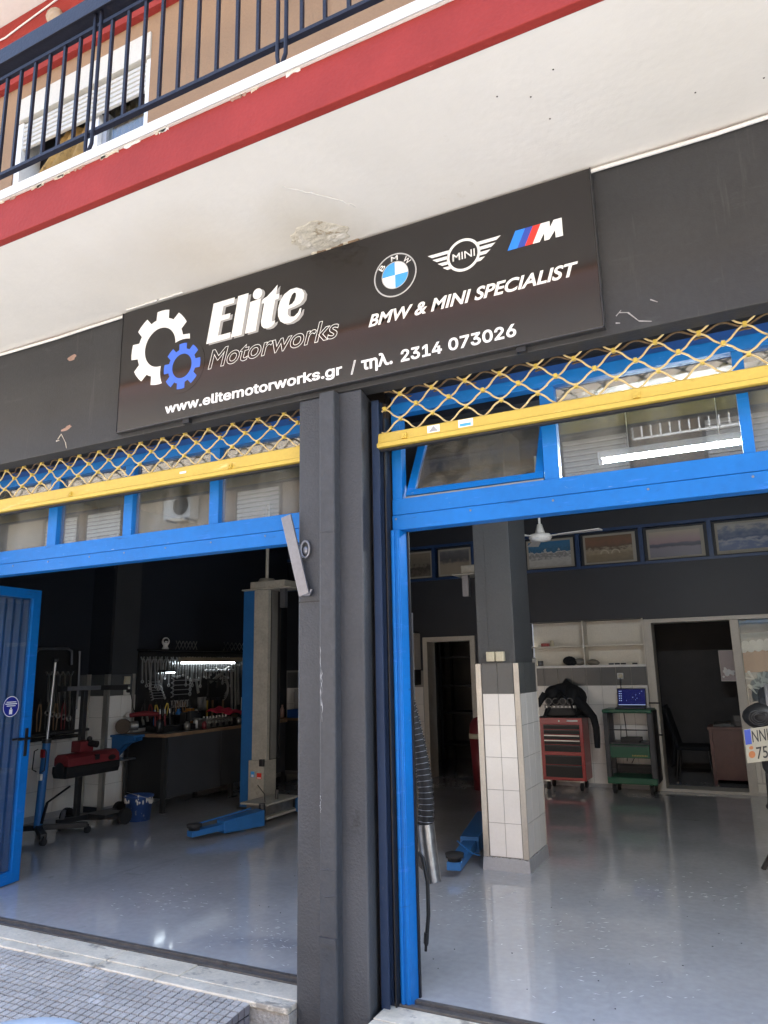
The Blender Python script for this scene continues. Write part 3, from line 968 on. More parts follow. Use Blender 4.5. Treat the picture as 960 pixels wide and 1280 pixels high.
for x0, x1, t0, t1, nm in ((ax0, ax1, .92, 1., 'bottom_rail'), (ax0, ax1, 0, .07, 'top_rail'), (ax0, ax0+.048, .07, .92, 'stile'), (ax1-.048, ax1, .07, .92, 'stile')):
    q = MB()
    vs = []
    for d in (-.012, .022):
        vs += [aw_pt(x0, t0, d), aw_pt(x1, t0, d), aw_pt(x1, t1, d), aw_pt(x0, t1, d)]
    q.add(vs, [(0, 1, 2, 3), (4, 7, 6, 5), (0, 4, 5, 1), (1, 5, 6, 2), (2, 6, 7, 3), (3, 7, 4, 0)])
    q.build(nm, M_BLUE, aw, .002)
q = MB()
vs = []
for d in (0., .004):
    vs += [aw_pt(ax0+.048, .07, d), aw_pt(ax1-.048, .07, d), aw_pt(ax1-.048, .92, d), aw_pt(ax0+.048, .92, d)]
q.add(vs, [(0, 1, 2, 3), (4, 7, 6, 5), (0, 4, 5, 1), (1, 5, 6, 2), (2, 6, 7, 3), (3, 7, 4, 0)])
q.build('pane', M_TILT, aw)
MB().box(ax0, ax1, fy_-.012, fy_+.03, fz_-.0165, fz_-.006).build('drip_rail', M_GALV, aw)

# open folding door leaves at the left edge
HD = Vector((-.150, .9887, 0))     # from the hinge inwards
HN = Vector((.9887, .150, 0))


def leaf(label, org, lng, zt, handle_side):
    t = thing('door_leaf', label, 'door', org)
    o = Vector(org)

    def slab(u0, u1, z0, z1, d0, d1, name, m, bev=.002):
        q = MB()
        vs = [o+HD*u+HN*d+Vector((0, 0, z)) for u in (u0, u1) for d in (d0, d1) for z in (z0, z1)]
        q.add(vs, [(0, 1, 3, 2), (4, 6, 7, 5), (0, 4, 5, 1), (2, 3, 7, 6), (0, 2, 6, 4), (1, 5, 7, 3)])
        return q.build(name, m, t, bev)
    slab(0, .075, .01, zt, 0, .04, 'stile', M_BLUE)
    slab(lng-.085, lng, .01, zt, 0, .04, 'stile', M_BLUE)
    slab(.075, lng-.085, zt-.075, zt, 0, .04, 'top_rail', M_BLUE)
    slab(.075, lng-.085, .01, .10, 0, .04, 'bottom_rail', M_BLUE)
    slab(.075, lng-.085, .10, zt-.075, .016, .021, 'pane', M_CLEAN, 0)
    # lever handle with back plate
    u = lng-.05
    slab(u-.016, u+.016, .96, 1.18, .041, .047, 'lock_plate', M_BLACK)
    q = MB()
    p0 = o+HD*u+HN*.045+Vector((0, 0, 1.10))
    q.tube([p0, p0+HN*.05, p0+HN*.055-HD*.03, p0+HN*.055-HD*.14], .009, 8)
    q.build('handle', M_BLACK, t)
    return t, slab, o


lt, lslab, lo_ = leaf('open blue framed glass door leaf with round sticker at left edge', (-5.382, .27, 0), .635, 2.315, 1)
st = MB()
cu_, cz_ = .42, 1.36
pts = [(cu_+.088*math.cos(2*PI*k/28), cz_+.082*math.sin(2*PI*k/28)) for k in range(28)]
st.add([lo_+HD*a+HN*.0225+Vector((0, 0, b)) for a, b in pts], [tuple(range(28))])
st.build('sticker', mat('royal_blue_sticker', (.008, .018, .24), .6, spec=.2, var=.02), lt)
st = MB()
for rI, rO in ((.076, .0815),):
    vs = []
    for k in range(29):
        a = 2*PI*k/28
        vs += [lo_+HD*(cu_+rI*math.cos(a))+HN*.0230+Vector((0, 0, cz_+rI*math.sin(a))), lo_+HD*(cu_+rO*math.cos(a))+HN*.0230+Vector((0, 0, cz_+rO*math.sin(a)))]
    st.add(vs, [(2*k, 2*k+1, 2*k+3, 2*k+2) for k in range(28)])
for a0, a1, z0, z1 in ((-.05, .05, .032, .039), (-.06, .06, .017, .025), (-.045, .045, .002, .009), (-.016, .016, -.06, -.022), (-.008, .008, -.019, -.008)):
    st.add([lo_+HD*(cu_+a)+HN*.0232+Vector((0, 0, cz_+z)) for a, z in ((a0, z0), (a1, z0), (a1, z1), (a0, z1))], [(0, 1, 2, 3)])
st.build('sticker_print', M_PWHITE, lt)
leaf('second blue door leaf folded behind the glass leaf at left edge', (-5.475, .44, 0), .46, 2.31, 1)
# pleated dark blue sheet seen through the leaf
M_SHEET = mat('blue_corrugated_sheet', (.012, .085, .28), .35, var=.1)
nt = M_SHEET.node_tree
tb__ = nt.nodes.new('ShaderNodeBsdfTranslucent'); tb__.inputs[0].default_value = (.03, .15, .42, 1)
ms__ = nt.nodes.new('ShaderNodeMixShader'); ms__.inputs[0].default_value = .25
nt.links.new(nt.nodes.get('Principled BSDF').outputs[0], ms__.inputs[1]); nt.links.new(tb__.outputs[0], ms__.inputs[2])
nt.links.new(ms__.outputs[0], nt.nodes.get('Material Output').inputs[0])
cs = MB()
o_ = Vector((-5.382, .27, 0))+HN*-.020
cs.grid(lambda u, v: o_+HD*(.02+.60*u)+HN*(.017*math.sin(u*44))+Vector((0, 0, .03+2.2*v)), 90, 1)
tag(cs.build('corrugated_sheet', M_SHEET), 'blue ribbed translucent sheet close behind the glass of the open door leaf', 'metal sheet')

# ------------------------------------------------------------------ yellow lattice roller shutters


def shutter(label, x0, x1, ph, pitch, zb0, zb1, rows):
    t = thing('roller_shutter', label, 'roller shutter', ((x0+x1)/2, .14, zb0))
    bar_ = MB().prism([(.112, zb0+.034), (.118, zb1-.006), (.124, zb1), (.152, zb1), (.156, zb0+.03), (.156, zb0), (.098, zb0+.004), (.096, zb0+.026)],
                      lambda a, b, d: (d, a, b), x0, x1)
    bar_.build('bottom_bar', M_YEL, t, .002)
    MB().box(x0+.01, x1-.01, .118, .15, zb0-.012, zb0-.001).build('rubber_strip', M_RUBBER, t)
    a_ = .0365
    top = rows[0]
    for i, zc in enumerate(rows):
        w_ = MB()
        pth = []
        n = int((x1-x0)/pitch*14)
        for k in range(n+1):
            x = x0+.012+(x1-x0-.024)*k/n
            s_ = math.cos(2*PI*(x-ph)/pitch)*(1 if i % 2 == 0 else -1)
            # flattened crests, steep middle
            tri = 1-2*math.acos(max(-1, min(1, s_)))/PI
            zz = .74*tri+.26*math.tanh(2.2*s_)/math.tanh(2.2)
            kk = int((x-ph)/pitch*2+200)
            wob = (math.sin(kk*12.9898+i*4.1)*43758.5) % 1-.5
            pth.append((x+.006*wob, .140+.0075*math.sin(2*PI*(x-ph)/pitch*1+i)+(.004 if i % 2 else -.004), zc+a_*zz*(1+.05*wob)))
        w_.tube(pth, .0052, 6)
        w_.build('lattice_wire', M_YELW, t)
    clip_ = MB()
    for i in range(len(rows)-1):
        zz = (rows[i]+rows[i+1])/2
        off = pitch/2 if i % 2 == 0 else 0
        x = ph+off-40*pitch
        while x < x1-.02:
            if x > x0+.02:
                clip_.box(x-.0095, x+.0095, .128, .153, zz-.0115, zz+.0115)
            x += pitch
    c_ = clip_.build('wire_clip', M_YEL, t, .003)
    c_['kind'] = 'stuff'
    # the part already rolled up behind the fascia
    rl_ = MB()
    for q in range(9):
        ang = q/9*2*PI
        pth = []
        n = int((x1-x0)/pitch*8)
        for k in range(n+1):
            x = x0+.02+(x1-x0-.04)*k/n
            s_ = math.cos(2*PI*(x-ph)/pitch)*(1 if q % 2 else -1)
            aa = ang+.22*s_
            pth.append((x, .235+.105*math.cos(aa), 3.232+.098*math.sin(aa)))
        rl_.tube(pth, .006, 5)
    rr_ = rl_.build('rolled_lattice', M_ROLLDK, t)
    MB().cyl((x0+.02, .235, 3.232), (x1-.02, .235, 3.232), .085, 16).build('roll_drum', M_BLACK, t)
    return t


shL = shutter('raised yellow lattice roller shutter above the left doorway', -5.40, -2.23, -4.875, .1965, 2.803, 2.912, [3.179-.0745*k for k in range(4)])
shR = shutter('raised yellow lattice roller shutter above the right doorway', -1.765, 1.55, -.558, .1955, 2.806, 2.898, [3.156-.0735*k for k in range(4)])
for xx, par in ((-2.80, shL), (-4.22, shL), (-1.60, shR), (-.37, shR)):
    MB().box(xx-.016, xx+.016, .100, .116, 2.842, 2.872).cyl((xx, .099, 2.857), (xx, .094, 2.857), .008, 10).build('bolt_plate', M_YEL, par, .002)
for xx, w_, h_ in ((-1.425, .072, .040), (-1.24, .082, .042)):
    MB().box(xx-w_/2, xx+w_/2, .1105, .117, 2.848, 2.848+h_).build('sticker', M_PWHITE, shR)
b = MB()
b.add([(-1.452, .1102, 2.853), (-1.398, .1102, 2.853), (-1.425, .1102, 2.884)], [(0, 1, 2)])
b.build('sticker_print', M_PGREY, shR)
MB().box(-1.272, -1.21, .1098, .1104, 2.853, 2.868).build('sticker_print', M_PSKY, shR)
MB().box(-3.21, -3.16, .1095, .116, 2.862, 2.876).build('sticker', M_PWHITE, shL)
tag(MB().box(-1.800, -1.762, .120, .128, -.02, 3.1).box(-1.800, -1.762, .168, .176, -.02, 3.1).box(-1.806, -1.800, .120, .176, -.02, 3.1).build('shutter_guide', M_NAVYCH), 'scratched navy steel shutter guide on the right side of the dark column', 'shutter guide')
tag(MB().box(-1.846, -1.748, .190, .30, -.02, 3.1).build('guide_backing', M_DKBROWN), 'dirty brown backing strip between the column and the blue door post', 'guide strip')
tag(MB().box(-2.240, -2.2225, .12, .2, -.02, 3.1).build('shutter_guide', M_NAVYCH), 'navy shutter guide on the left side of the dark column', 'shutter guide')

# steel latch arm and ring on the column
la = thing('latch_arm', 'galvanised steel latch arm hanging diagonally on the dark column', 'latch', (-2.2, -.02, 2.0))
MB().bar((-2.272, -.045, 2.45), (-2.158, -.03, 2.0), .014, .066, up=(1, 0, 0)).build('arm', M_GALV, la, .003)
MB().tube([(-2.185, -.02, 2.005), (-2.13, -.022, 2.0), (-2.118, -.022, 2.03)], .008, 6).build('hook', M_GALV, la)
ri_ = MB()
ri_.tube([(-2.165+.028*math.cos(2*PI*k/20), -.014, 2.255+.046*math.sin(2*PI*k/20)) for k in range(21)], .007, 6, cap=False)
ri_.ball((-2.165, -.008, 2.25), .018, .012, .024, 10)
ri_.build('ring', M_GALV, la)
MB().box(-2.215, -2.06, -.003, .001, 1.962, 1.968).build('seam', M_BLACK, la)

# ------------------------------------------------------------------ the garage room
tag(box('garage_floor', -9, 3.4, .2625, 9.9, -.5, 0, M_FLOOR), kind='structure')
tag(box('ceiling', -8.6, 3.4, .725, 7.3, 3.72, 3.9, M_CEIL), kind='structure')
MB_PIL = None
lw = tag(MB().box(-8.6, -7.42, .43, 3.22, -.02, 3.719).box(-8.6, -7.07, 3.2201, 7.05, -.02, 3.719).build('left_wall', M_DKWALL), kind='structure')
rw = tag(box('right_wall', 3.0, 3.4, .43, 9.9, -.02, 3.719, M_DKWALL), kind='structure')
MB().box(2.985, 2.9995, .5, 7.04, .05, 1.6).build('bounce_tile_field', M_WTILE, rw)  # unseen white tile lining, added to bounce light into the room
bwl = MB()
BY = 7.05
bwl.box(-8.6, -4.55, BY, 7.3, -.02, 2.95).box(-4.55, -3.71, BY, 7.3, 2.055, 2.95).box(-3.71, -2.905, BY, 7.3, -.02, 2.95)
bwl.box(-2.905, -1.31, BY, 7.3, -.02, 1.565).box(-2.905, -1.31, BY+.001, 7.3, 2.21, 2.95).box(-2.905, -1.31, 7.36, 7.42, 1.5, 2.3)
bwl.box(-1.31, 3.0, BY, 7.3, 2.18, 2.95).box(1.3, 3.0, BY, 7.3, -.02, 2.179)
bwl.box(-8.6, 3.0, BY, 7.3, 3.45, 3.719).box(-8.6, 3.0, 7.16, 7.3, 2.951, 3.449)
bk = tag(bwl.build('back_wall', M_DKWALL), kind='structure')
tag(MB().box(-5.4, -5.2, 7.31, 9.7, -.02, 2.7).box(-3.3, -3.1, 7.43, 9.7, -.02, 2.7).box(-5.4, -3.1, 9.5, 9.7, -.02, 2.69).box(-5.4, -3.1, 7.31, 9.7, 2.71, 2.9).build('storeroom_wall', mat('storeroom_paint', (.16, .155, .145), .8)), kind='structure')
tag(MB().box(-1.6, -1.42, 7.43, 9.6, -.02, 2.7).box(1.6, 1.8, 7.31, 9.6, -.02, 2.7).box(-1.6, 1.8, 9.3, 9.6, -.02, 2.69).box(-1.6, 1.8, 7.31, 9.6, 2.71, 2.9).build('office_wall', mat('dark_grey_office_paint', (.085, .08, .08), .75)), kind='structure')

# flakes, grit and chips lying on and worn into the floor paint
random.seed(77)
fl, fd = MB(), MB()
for cx, cy, sx, sy, n_ in ((-2.0, 1.9, .7, .5, 90), (-1.1, 1.5, .7, .5, 70), (-.6, 2.6, .6, .5, 60), (-3.0, .7, .5, .35, 70), (-4.0, 1.0, .5, .4, 50), (-2.6, .55, .3, .2, 40), (-.9, .8, .6, .4, 40)):
    for k in range(n_):
        x, y = random.gauss(cx, sx*.5), random.gauss(cy, sy*.5)
        if y < .3 or abs(x+1.965) < .25 and 2.5 < y < 3.4:
            continue
        a = random.gauss(.35, .5)
        l_, w_ = random.uniform(.004, .022), random.uniform(.0015, .004)
        ca, sa2 = math.cos(a), math.sin(a)
        z = .0016
        fl.add([(x+ca*p-sa2*q, y+sa2*p+ca*q, z if (p or q) else z) for p, q in ((-l_, 0), (0, -w_), (l_, 0), (0, w_))]+[(x, y, .0004)], [(0, 1, 2, 3), (0, 1, 4), (1, 2, 4), (2, 3, 4), (3, 0, 4)])
for k in range(60):
    x, y = random.uniform(-4.9, .6), random.uniform(.35, 3.2)
    if abs(x+1.965) < .25 and 2.5 < y < 3.4:
        continue
    fd.ball((x, y, .001), random.uniform(.002, .006), random.uniform(.002, .005), .002, 6)
tag(fl.build('paint_flake', mat('white_floor_flake', (.78, .78, .78), .5)), kind='stuff')
tag(fd.build('grit', M_BLACK), kind='stuff')

# wall tiles: rows 0.255 high, white with one dark row on top
TH = .2545
TW = .20
tproto = {}


def tile_run(par, axis, a0, a1, fixed, sgn, z0, rows, dark_top=True, tw=TW):
    """axis 'x' or 'y' = running direction; fixed = wall face; tiles stand sgn*8 mm proud"""
    n = max(1, round((a1-a0)/tw))
    w_ = (a1-a0)/n
    for r_ in range(rows):
        m_ = M_GTILE if (dark_top and r_ == rows-1) else M_WTILE
        for k in range(n):
            key = (axis, sgn, round(w_, 4), m_.name)
            u = a0+(k+.5)*w_
            z = z0+r_*TH+.0015
            f0, f1 = sorted((fixed, fixed+sgn*.008))
            loc = (u, (f0+f1)/2, z) if axis == 'x' else ((f0+f1)/2, u, z)
            if key not in tproto:
                h = w_/2-.0018
                if axis == 'x':
                    o = MB().box(u-h, u+h, f0, f1, z, z+TH-.0035).build('tile', m_, par)
                else:
                    o = MB().box(f0, f1, u-h, u+h, z, z+TH-.0035).build('tile', m_, par)
                tproto[key] = o
            else:
                dupmesh(tproto[key], 'tile', loc, par)


def grout(par, *b):
    MB().box(*b).build('grout', M_GROUT, par)


for par, args in ((lw, (-7.42, -7.416, 1.4, 3.219, .07, 1.595)), (lw, (-7.42, -7.07, 3.2165, 3.2199, .07, 1.595)), (lw, (-7.07, -7.066, 3.2205, 4.2, .07, 1.595)),
                  (bk, (-3.70, -1.315, 7.046, 7.0497, .04, 1.56)), (bk, (-7.065, -5.9, 7.046, 7.0497, .04, 1.60)), (bk, (-4.9, -4.56, 7.046, 7.0497, .04, 1.56))):
    grout(par, *args)
tile_run(lw, 'y', 1.42, 3.21, -7.416, 1, .07, 6)
tile_run(lw, 'x', -7.405, -7.075, 3.2165, -1, .07, 6, tw=.33)
tile_run(lw, 'y', 3.24, 4.19, -7.066, 1, .07, 6)
tile_run(bk, 'x', -3.69, -1.325, 7.046, -1, .045, 6)
tile_run(bk, 'x', -7.05, -5.91, 7.046, -1, .045, 6)
tile_run(bk, 'x', -4.89, -4.57, 7.046, -1, .045, 5, dark_top=False, tw=.16)
MB().box(-7.12, -7.056, 3.203, 3.245, .0, 1.60).build('corner_trim', M_ALU, lw)
MB().box(-7.419, -7.35, 3.198, 3.2085, .0, 1.60).build('corner_trim', M_ALU, lw)
MB().box(-7.066, -7.050, 3.60, 3.64, .0, 1.60).build('corner_trim', M_ALU, lw)
MB().box(-7.4199, -7.412, .43, 3.21, .0, .069).box(-7.0699, -7.062, 3.235, 7.04, .0, .069).box(-7.06, -4.56, 7.042, 7.0499, 0, .044).box(-3.70, -1.315, 7.042, 7.0499, 0, .044).build('skirting', M_PLINTH, bk)

box('pilaster', -7.069, -7.03, 3.225, 3.64, 1.602, 3.715, mat('pilaster_lit_grey', (.040, .043, .047), .55, var=.12), lw)  # strip that catches the light, put into its colour as a paler grey

# free standing pillar in the right bay
PX0, PX1, PY0, PY1 = -2.152, -1.778, 2.65, 3.215
pil = thing('pillar', 'square pillar clad in white tiles below and painted dark grey above', 'pillar', ((PX0+PX1)/2, (PY0+PY1)/2, 0))
MB().box(PX0+.013, PX1-.013, PY0+.013, PY1-.013, .0, 1.615).build('core', M_GROUT, pil)
MB().box(PX0+.022, PX1-.025, PY0+.018, PY1-.018, 1.6155, 3.719).build('upper_shaft', M_PILLAR, pil, .004)
MB().box(PX0+.12, PX0+.122, PY0+.015, PY0+.018, 1.62, 3.7).build('shaft_seam', M_PILLAR, pil)
pl_ = MB()
for k in range(28):
    pass
random.seed(3)
top = []
q = MB()
n = 26
vs, fs = [], []
ring = []
per = [(PX0-.004, PY0-.004), (PX1+.004, PY0-.004), (PX1+.004, PY1+.004), (PX0-.004, PY1+.004)]
for e in range(4):
    (xa, ya), (xb, yb) = per[e], per[(e+1) % 4]
    for k in range(n):
        ring.append((xa+(xb-xa)*k/n, ya+(yb-ya)*k/n, .094+random.uniform(-.006, .007)))
m_ = len(ring)
cx_, cy_ = (PX0+PX1)/2, (PY0+PY1)/2
for x, y, z in ring:
    vs += [(cx_+(x-cx_)*1.03, cy_+(y-cy_)*1.03, 0), (x, y, z), (cx_+(x-cx_)*.94, cy_+(y-cy_)*.94, z)]
for k in range(m_):
    k2 = (k+1) % m_
    fs += [(3*k, 3*k2, 3*k2+1, 3*k+1), (3*k+1, 3*k2+1, 3*k2+2, 3*k+2)]
q.add(vs, fs).build('plinth', M_PLINTH, pil)
ZB = .098
tile_run(pil, 'x', PX0+.052, PX1-.048, PY0+.012, -1, ZB+.005, 6, tw=.137)
tile_run(pil, 'y', PY0+.012, PY1-.012, PX1-.012, 1, ZB+.005, 6, tw=.18)
tile_run(pil, 'y', PY0+.012, PY1-.012, PX0+.012, -1, ZB+.005, 6, tw=.18)
tile_run(pil, 'x', PX0+.052, PX1-.048, PY1-.012, 1, ZB+.005, 6, tw=.137)
for xa, xb in ((PX0-.002, PX0+.046), (PX1-.044, PX1+.002)):
    MB().box(xa, xb, PY0-.002, PY0+.010, ZB, 1.625).build('corner_trim', M_ALU, pil, .002)
    MB().box(xa, xb, PY1-.010, PY1+.002, ZB, 1.625).build('corner_trim', M_ALU, pil, .002)
for xx in (-2.008, -1.925):
    t = thing('light_switch', 'cream electrical switch box on the pillar, %s of the pair' % ('left' if xx < -1.96 else 'right'), 'switch', (xx, PY0, 1.655), 'switch boxes on the pillar')
    MB().box(xx-.036, xx+.036, PY0-.030, PY0+.017, 1.642, 1.722).build('switch_box', M_CREAM, t, .005)
    MB().box(xx-.018, xx+.018, PY0-.036, PY0-.031, 1.655, 1.71).build('rocker', M_CREAM, t, .003)

# ------------------------------------------------------------------ picture windows high on the back wall
pf = thing('clerestory_frame', 'long navy framed row of high windows on the back wall holding posters', 'window frame', (-2, 7.08, 2.93))
MB().box(-7.06, 3.0, 7.02, 7.12, 2.925, 2.962).box(-7.06, 3.0, 7.02, 7.12, 3.435, 3.475).build('rail', M_NAVYFR, pf)
for xm in (-4.90, -4.33, -3.68, -2.92, -2.10, -1.235, -.365, .56, 1.4, 2.2):
    MB().box(xm-.028, xm+.028, 7.025, 7.115, 2.9625, 3.4345).build('mullion', M_NAVYFR, pf)


def poster_mat(name, kind):
    m = bpy.data.materials.new(name)
    m.use_nodes = True
    N, L = m.node_tree.nodes, m.node_tree.links
    b = N.get('Principled BSDF')
    b.inputs['Roughness'].default_value = .35
    tc = N.new('ShaderNodeTexCoord')
    sx = N.new('ShaderNodeSeparateXYZ')
    L.new(tc.outputs['Generated'], sx.inputs[0])
    nz = N.new('ShaderNodeTexNoise'); nz.inputs['Scale'].default_value = {'town': 9, 'bridge': 8, 'sunset': 4, 'peak': 5, 'moto': 6, 'grey': 5}[kind]
    nz.inputs['Detail'].default_value = 8
    L.new(tc.outputs['Generated'], nz.inputs['Vector'])
    ma = N.new('ShaderNodeMath'); ma.operation = 'MULTIPLY_ADD'
    ma.inputs[1].default_value = {'town': .75, 'bridge': .55, 'sunset': .18, 'peak': .9, 'moto': .9, 'grey': .5}[kind]
    L.new(nz.outputs['Fac'], ma.inputs[0])
    L.new(sx.outputs['Z'], ma.inputs[2])
    rp = N.new('ShaderNodeValToRGB')
    cr = rp.color_ramp
    stops = {
        'town': [(0, (.30, .29, .27)), (.42, (.45, .44, .42)), (.55, (.20, .2, .2)), (.66, (.50, .5, .48)), (.69, (.03, .12, .22)), (1.3/1.5, (.04, .16, .30)), (1, (.03, .15, .30))],
        'bridge': [(0, (.16, .13, .09)), (.35, (.24, .19, .12)), (.48, (.33, .28, .20)), (.56, (.12, .085, .055)), (.75, (.20, .10, .06)), (1, (.14, .10, .06))],
        'sunset': [(0, (.20, .19, .22)), (.30, (.22, .20, .24)), (.36, (.07, .075, .10)), (.46, (.10, .10, .14)), (.52, (.32, .22, .24)), (.72, (.36, .28, .27)), (1, (.42, .36, .28))],
        'peak': [(0, (.05, .08, .16)), (.40, (.08, .12, .24)), (.55, (.28, .30, .36)), (.66, (.04, .07, .16)), (.85, (.12, .15, .22)), (1, (.36, .35, .33))],
        'moto': [(0, (.20, .18, .15)), (.38, (.10, .085, .07)), (.55, (.05, .045, .04)), (.7, (.17, .15, .12)), (1, (.22, .19, .15))],
        'grey': [(0, (.30, .26, .20)), (.45, (.27, .23, .18)), (.6, (.09, .09, .095)), (.8, (.12, .12, .13)), (1, (.22, .22, .22))]}[kind]
    while len(cr.elements) < len(stops):
        cr.elements.new(.5)
    for e, (p, cc) in zip(cr.elements, stops):
        e.position = p; e.color = (*cc, 1)
    mr = N.new('ShaderNodeMapRange'); mr.inputs[1].default_value = .15; mr.inputs[2].default_value = 1.35 if kind != 'sunset' else 1.1
    L.new(ma.outputs[0], mr.inputs[0])
    L.new(mr.outputs[0], rp.inputs[0])
    L.new(rp.outputs[0], b.inputs['Base Color'])
    return m


PST = [(-4.835, -4.365, 'moto', 'brown faded poster of a motorcycle wheel, leftmost in the high windows'),
       (-4.275, -3.72, 'grey', 'grey and beige faded poster left of the pillar in the high windows'),
       (-2.86, -2.17, 'town', 'blue poster of a white hillside town beside the ceiling fan'),
       (-2.03, -1.315, 'bridge', 'autumn brown poster of an arched stone bridge'),
       (-1.165, -.44, 'sunset', 'pale pink sunset over water poster between bridge and mountain posters'),
       (-.30, .50, 'peak', 'blue and white snowy mountain poster at the right edge')]
for xa, xb, kd, lab in PST:
    t = thing('poster', lab, 'poster', ((xa+xb)/2, 7.10, 2.975), 'posters in the high windows')
    MB().box(xa, xb, 7.100, 7.103, 2.985, 3.405).build('paper_border', M_PAPER, t)
    MB().box(xa+.03, xb-.045, 7.0965, 7.0985, 3.01 if kd != 'peak' else 3.03, 3.375 if kd != 'sunset' else 3.36).build('print', poster_mat('poster_'+kd, kd), t)
b = MB()
for k in range(2):
    cxx = -1.74+.15*k
    annulus(b, (cxx, 3.12), .045, .062, 7.0958, 14, 0, PI)
b.build('bridge_arch', mat('poster_stone', (.42, .36, .26), .5), [o for o in SC.objects if o.get('label', '').startswith('autumn')][0])

# ceiling fan
fn = thing('ceiling_fan', 'cream three bladed ceiling fan hanging from the dark ceiling', 'fan', (-1.81, 3.8, 2.83))
MB().cyl((-1.81, 3.8, 2.95), (-1.81, 3.8, 3.719), .013, 8).build('rod', M_WPLAST, fn)
MB().lathe([(.0, .13), (.025, .125), (.045, .05), (.05, .03), (.10, .02), (.115, -.01), (.10, -.045), (.0, -.06)], (-1.81, 3.8, 2.875), n=20).build('motor_housing', M_WPLAST, fn)
for k in range(3):
    a = R(-8+120*k)
    d = Vector((math.cos(a), math.sin(a), 0))
    o = Vector((-1.81, 3.8, 2.872))
    q = MB()
    q.bar(o+d*.09, o+d*.20, .04, .008, w1=.05)
    q.bar(o+d*.20, o+d*.62, .085, .007, w1=.12)
    q.build('blade', M_WPLAST, fn, .002)

# tube lamp near the front, seen through the transom
tb = thing('tube_lamp', 'lit fluorescent tube lamp seen through the right transom window', 'lamp', (-.34, 1.5, 2.94))
MB().cyl((-.765, 1.5, 2.93), (.085, 1.5, 2.932), .0095, 10).build('tube', M_TUBE, tb)
MB().box(-.80, .12, 1.478, 1.522, 2.952, 3.0).build('batten', M_WPLAST, tb, .004)
for xx in (-.785, .10):
    MB().box(xx-.012, xx+.012, 1.484, 1.516, 2.915, 2.951).build('tube_holder', M_WPLAST, tb)
hg = MB()
for xx in (-.6, -.05):
    hg.cyl((xx, 1.5, 3.0), (xx, 1.5, 3.719), .003, 5)
hg.build('hanger', M_WPLAST, tb)

# ------------------------------------------------------------------ storeroom door, wall cabinet, shelves
df = thing('door_frame', 'cream metal door frame around the dark storeroom doorway', 'door frame', (-4.13, 7.05, 0))
MB().box(-4.55, -4.475, 7.01, 7.31, 0, 2.055).build('jamb', M_FRAMEAL, df, .004)
MB().box(-3.785, -3.71, 7.01, 7.31, 0, 2.055).build('jamb', M_FRAMEAL, df, .004)
MB().box(-4.474, -3.786, 7.01, 7.31, 1.985, 2.055).build('head', M_FRAMEAL, df, .004)
wc_ = thing('wall_cabinet', 'open cream wall cabinet with two shelves left of the storeroom door', 'cabinet', (-4.75, 6.95, 1.55))
MB().box(-5.3, -4.60, 7.02, 7.0405, 1.58, 2.115).build('back_panel', M_SHELFW, wc_)
MB().box(-5.3, -4.60, 6.80, 7.0195, 1.575, 1.600).build('shelf', M_SHELFW, wc_)
MB().box(-5.3, -4.60, 6.80, 7.0195, 1.862, 1.882).build('shelf', M_SHELFW, wc_)
MB().box(-5.3, -4.60, 6.80, 7.0195, 2.10, 2.122).build('shelf', M_SHELFW, wc_)
MB().box(-4.622, -4.60, 6.80, 7.0195, 1.601, 1.861).build('side_panel', M_SHELFW, wc_)
MB().box(-4.622, -4.60, 6.80, 7.0195, 1.883, 2.099).build('side_panel', M_SHELFW, wc_)
tag(MB().box(-4.80, -4.68, 6.84, 6.98, 1.8825, 1.96).build('box', M_WOOD), 'small brown box on the upper shelf of the cream wall cabinet', 'box')
tag(MB().box(-5.0, -4.69, 6.83, 6.99, 1.6005, 1.82).build('box', M_BLACK), 'black case on the lower shelf of the cream wall cabinet', 'case')
tag(MB().box(-4.90, -4.60, 6.80, 7.03, 1.35, 1.574).build('box', M_BLACK), 'black box under the cream wall cabinet', 'box')
rk = thing('storage_rack', 'dark storage rack standing inside the storeroom doorway', 'rack', (-4.2, 8.4, 0))
for xx, yy in ((-4.75, 8.2), (-3.5, 8.2), (-4.75, 8.7), (-3.5, 8.7)):
    MB().bar((xx, yy, 0), (xx, yy, 2.2), .04, .04).build('upright', M_DKSTEEL, rk)
for zz in (.35, .85, 1.28, 1.75):
    MB().box(-4.77, -3.48, 8.18, 8.72, zz, zz+.03).build('shelf', M_DKSTEEL, rk)
random.seed(8)
stuff_lab = [('jerrican', 'white jerrican on the middle shelf of the storeroom rack', M_WPLAST, -4.12, .20, 1.31, .27),
             ('canister', 'dark canister on the top shelf of the storeroom rack', M_DKSTEEL, -3.92, .11, 1.78, .30),
             ('canister', 'short dark can beside the tall canister on the top rack shelf', M_BLACK, -3.78, .10, 1.78, .22),
             ('canister', 'dark box shaped can right of the white jerrican in the storeroom', M_DKSTEEL, -3.80, .22, 1.31, .15),
             ('crate', 'dark crate on the second lowest shelf of the storeroom rack', M_BLACK, -4.0, .40, .88, .28),
             ('sack', 'pale crumpled sack on the storeroom floor by the rack', M_SHELFW, -3.78, .30, .0, .22),
             ('crate', 'grey carton on the lowest shelf of the storeroom rack', M_SHELFW, -3.75, .36, .38, .36)]
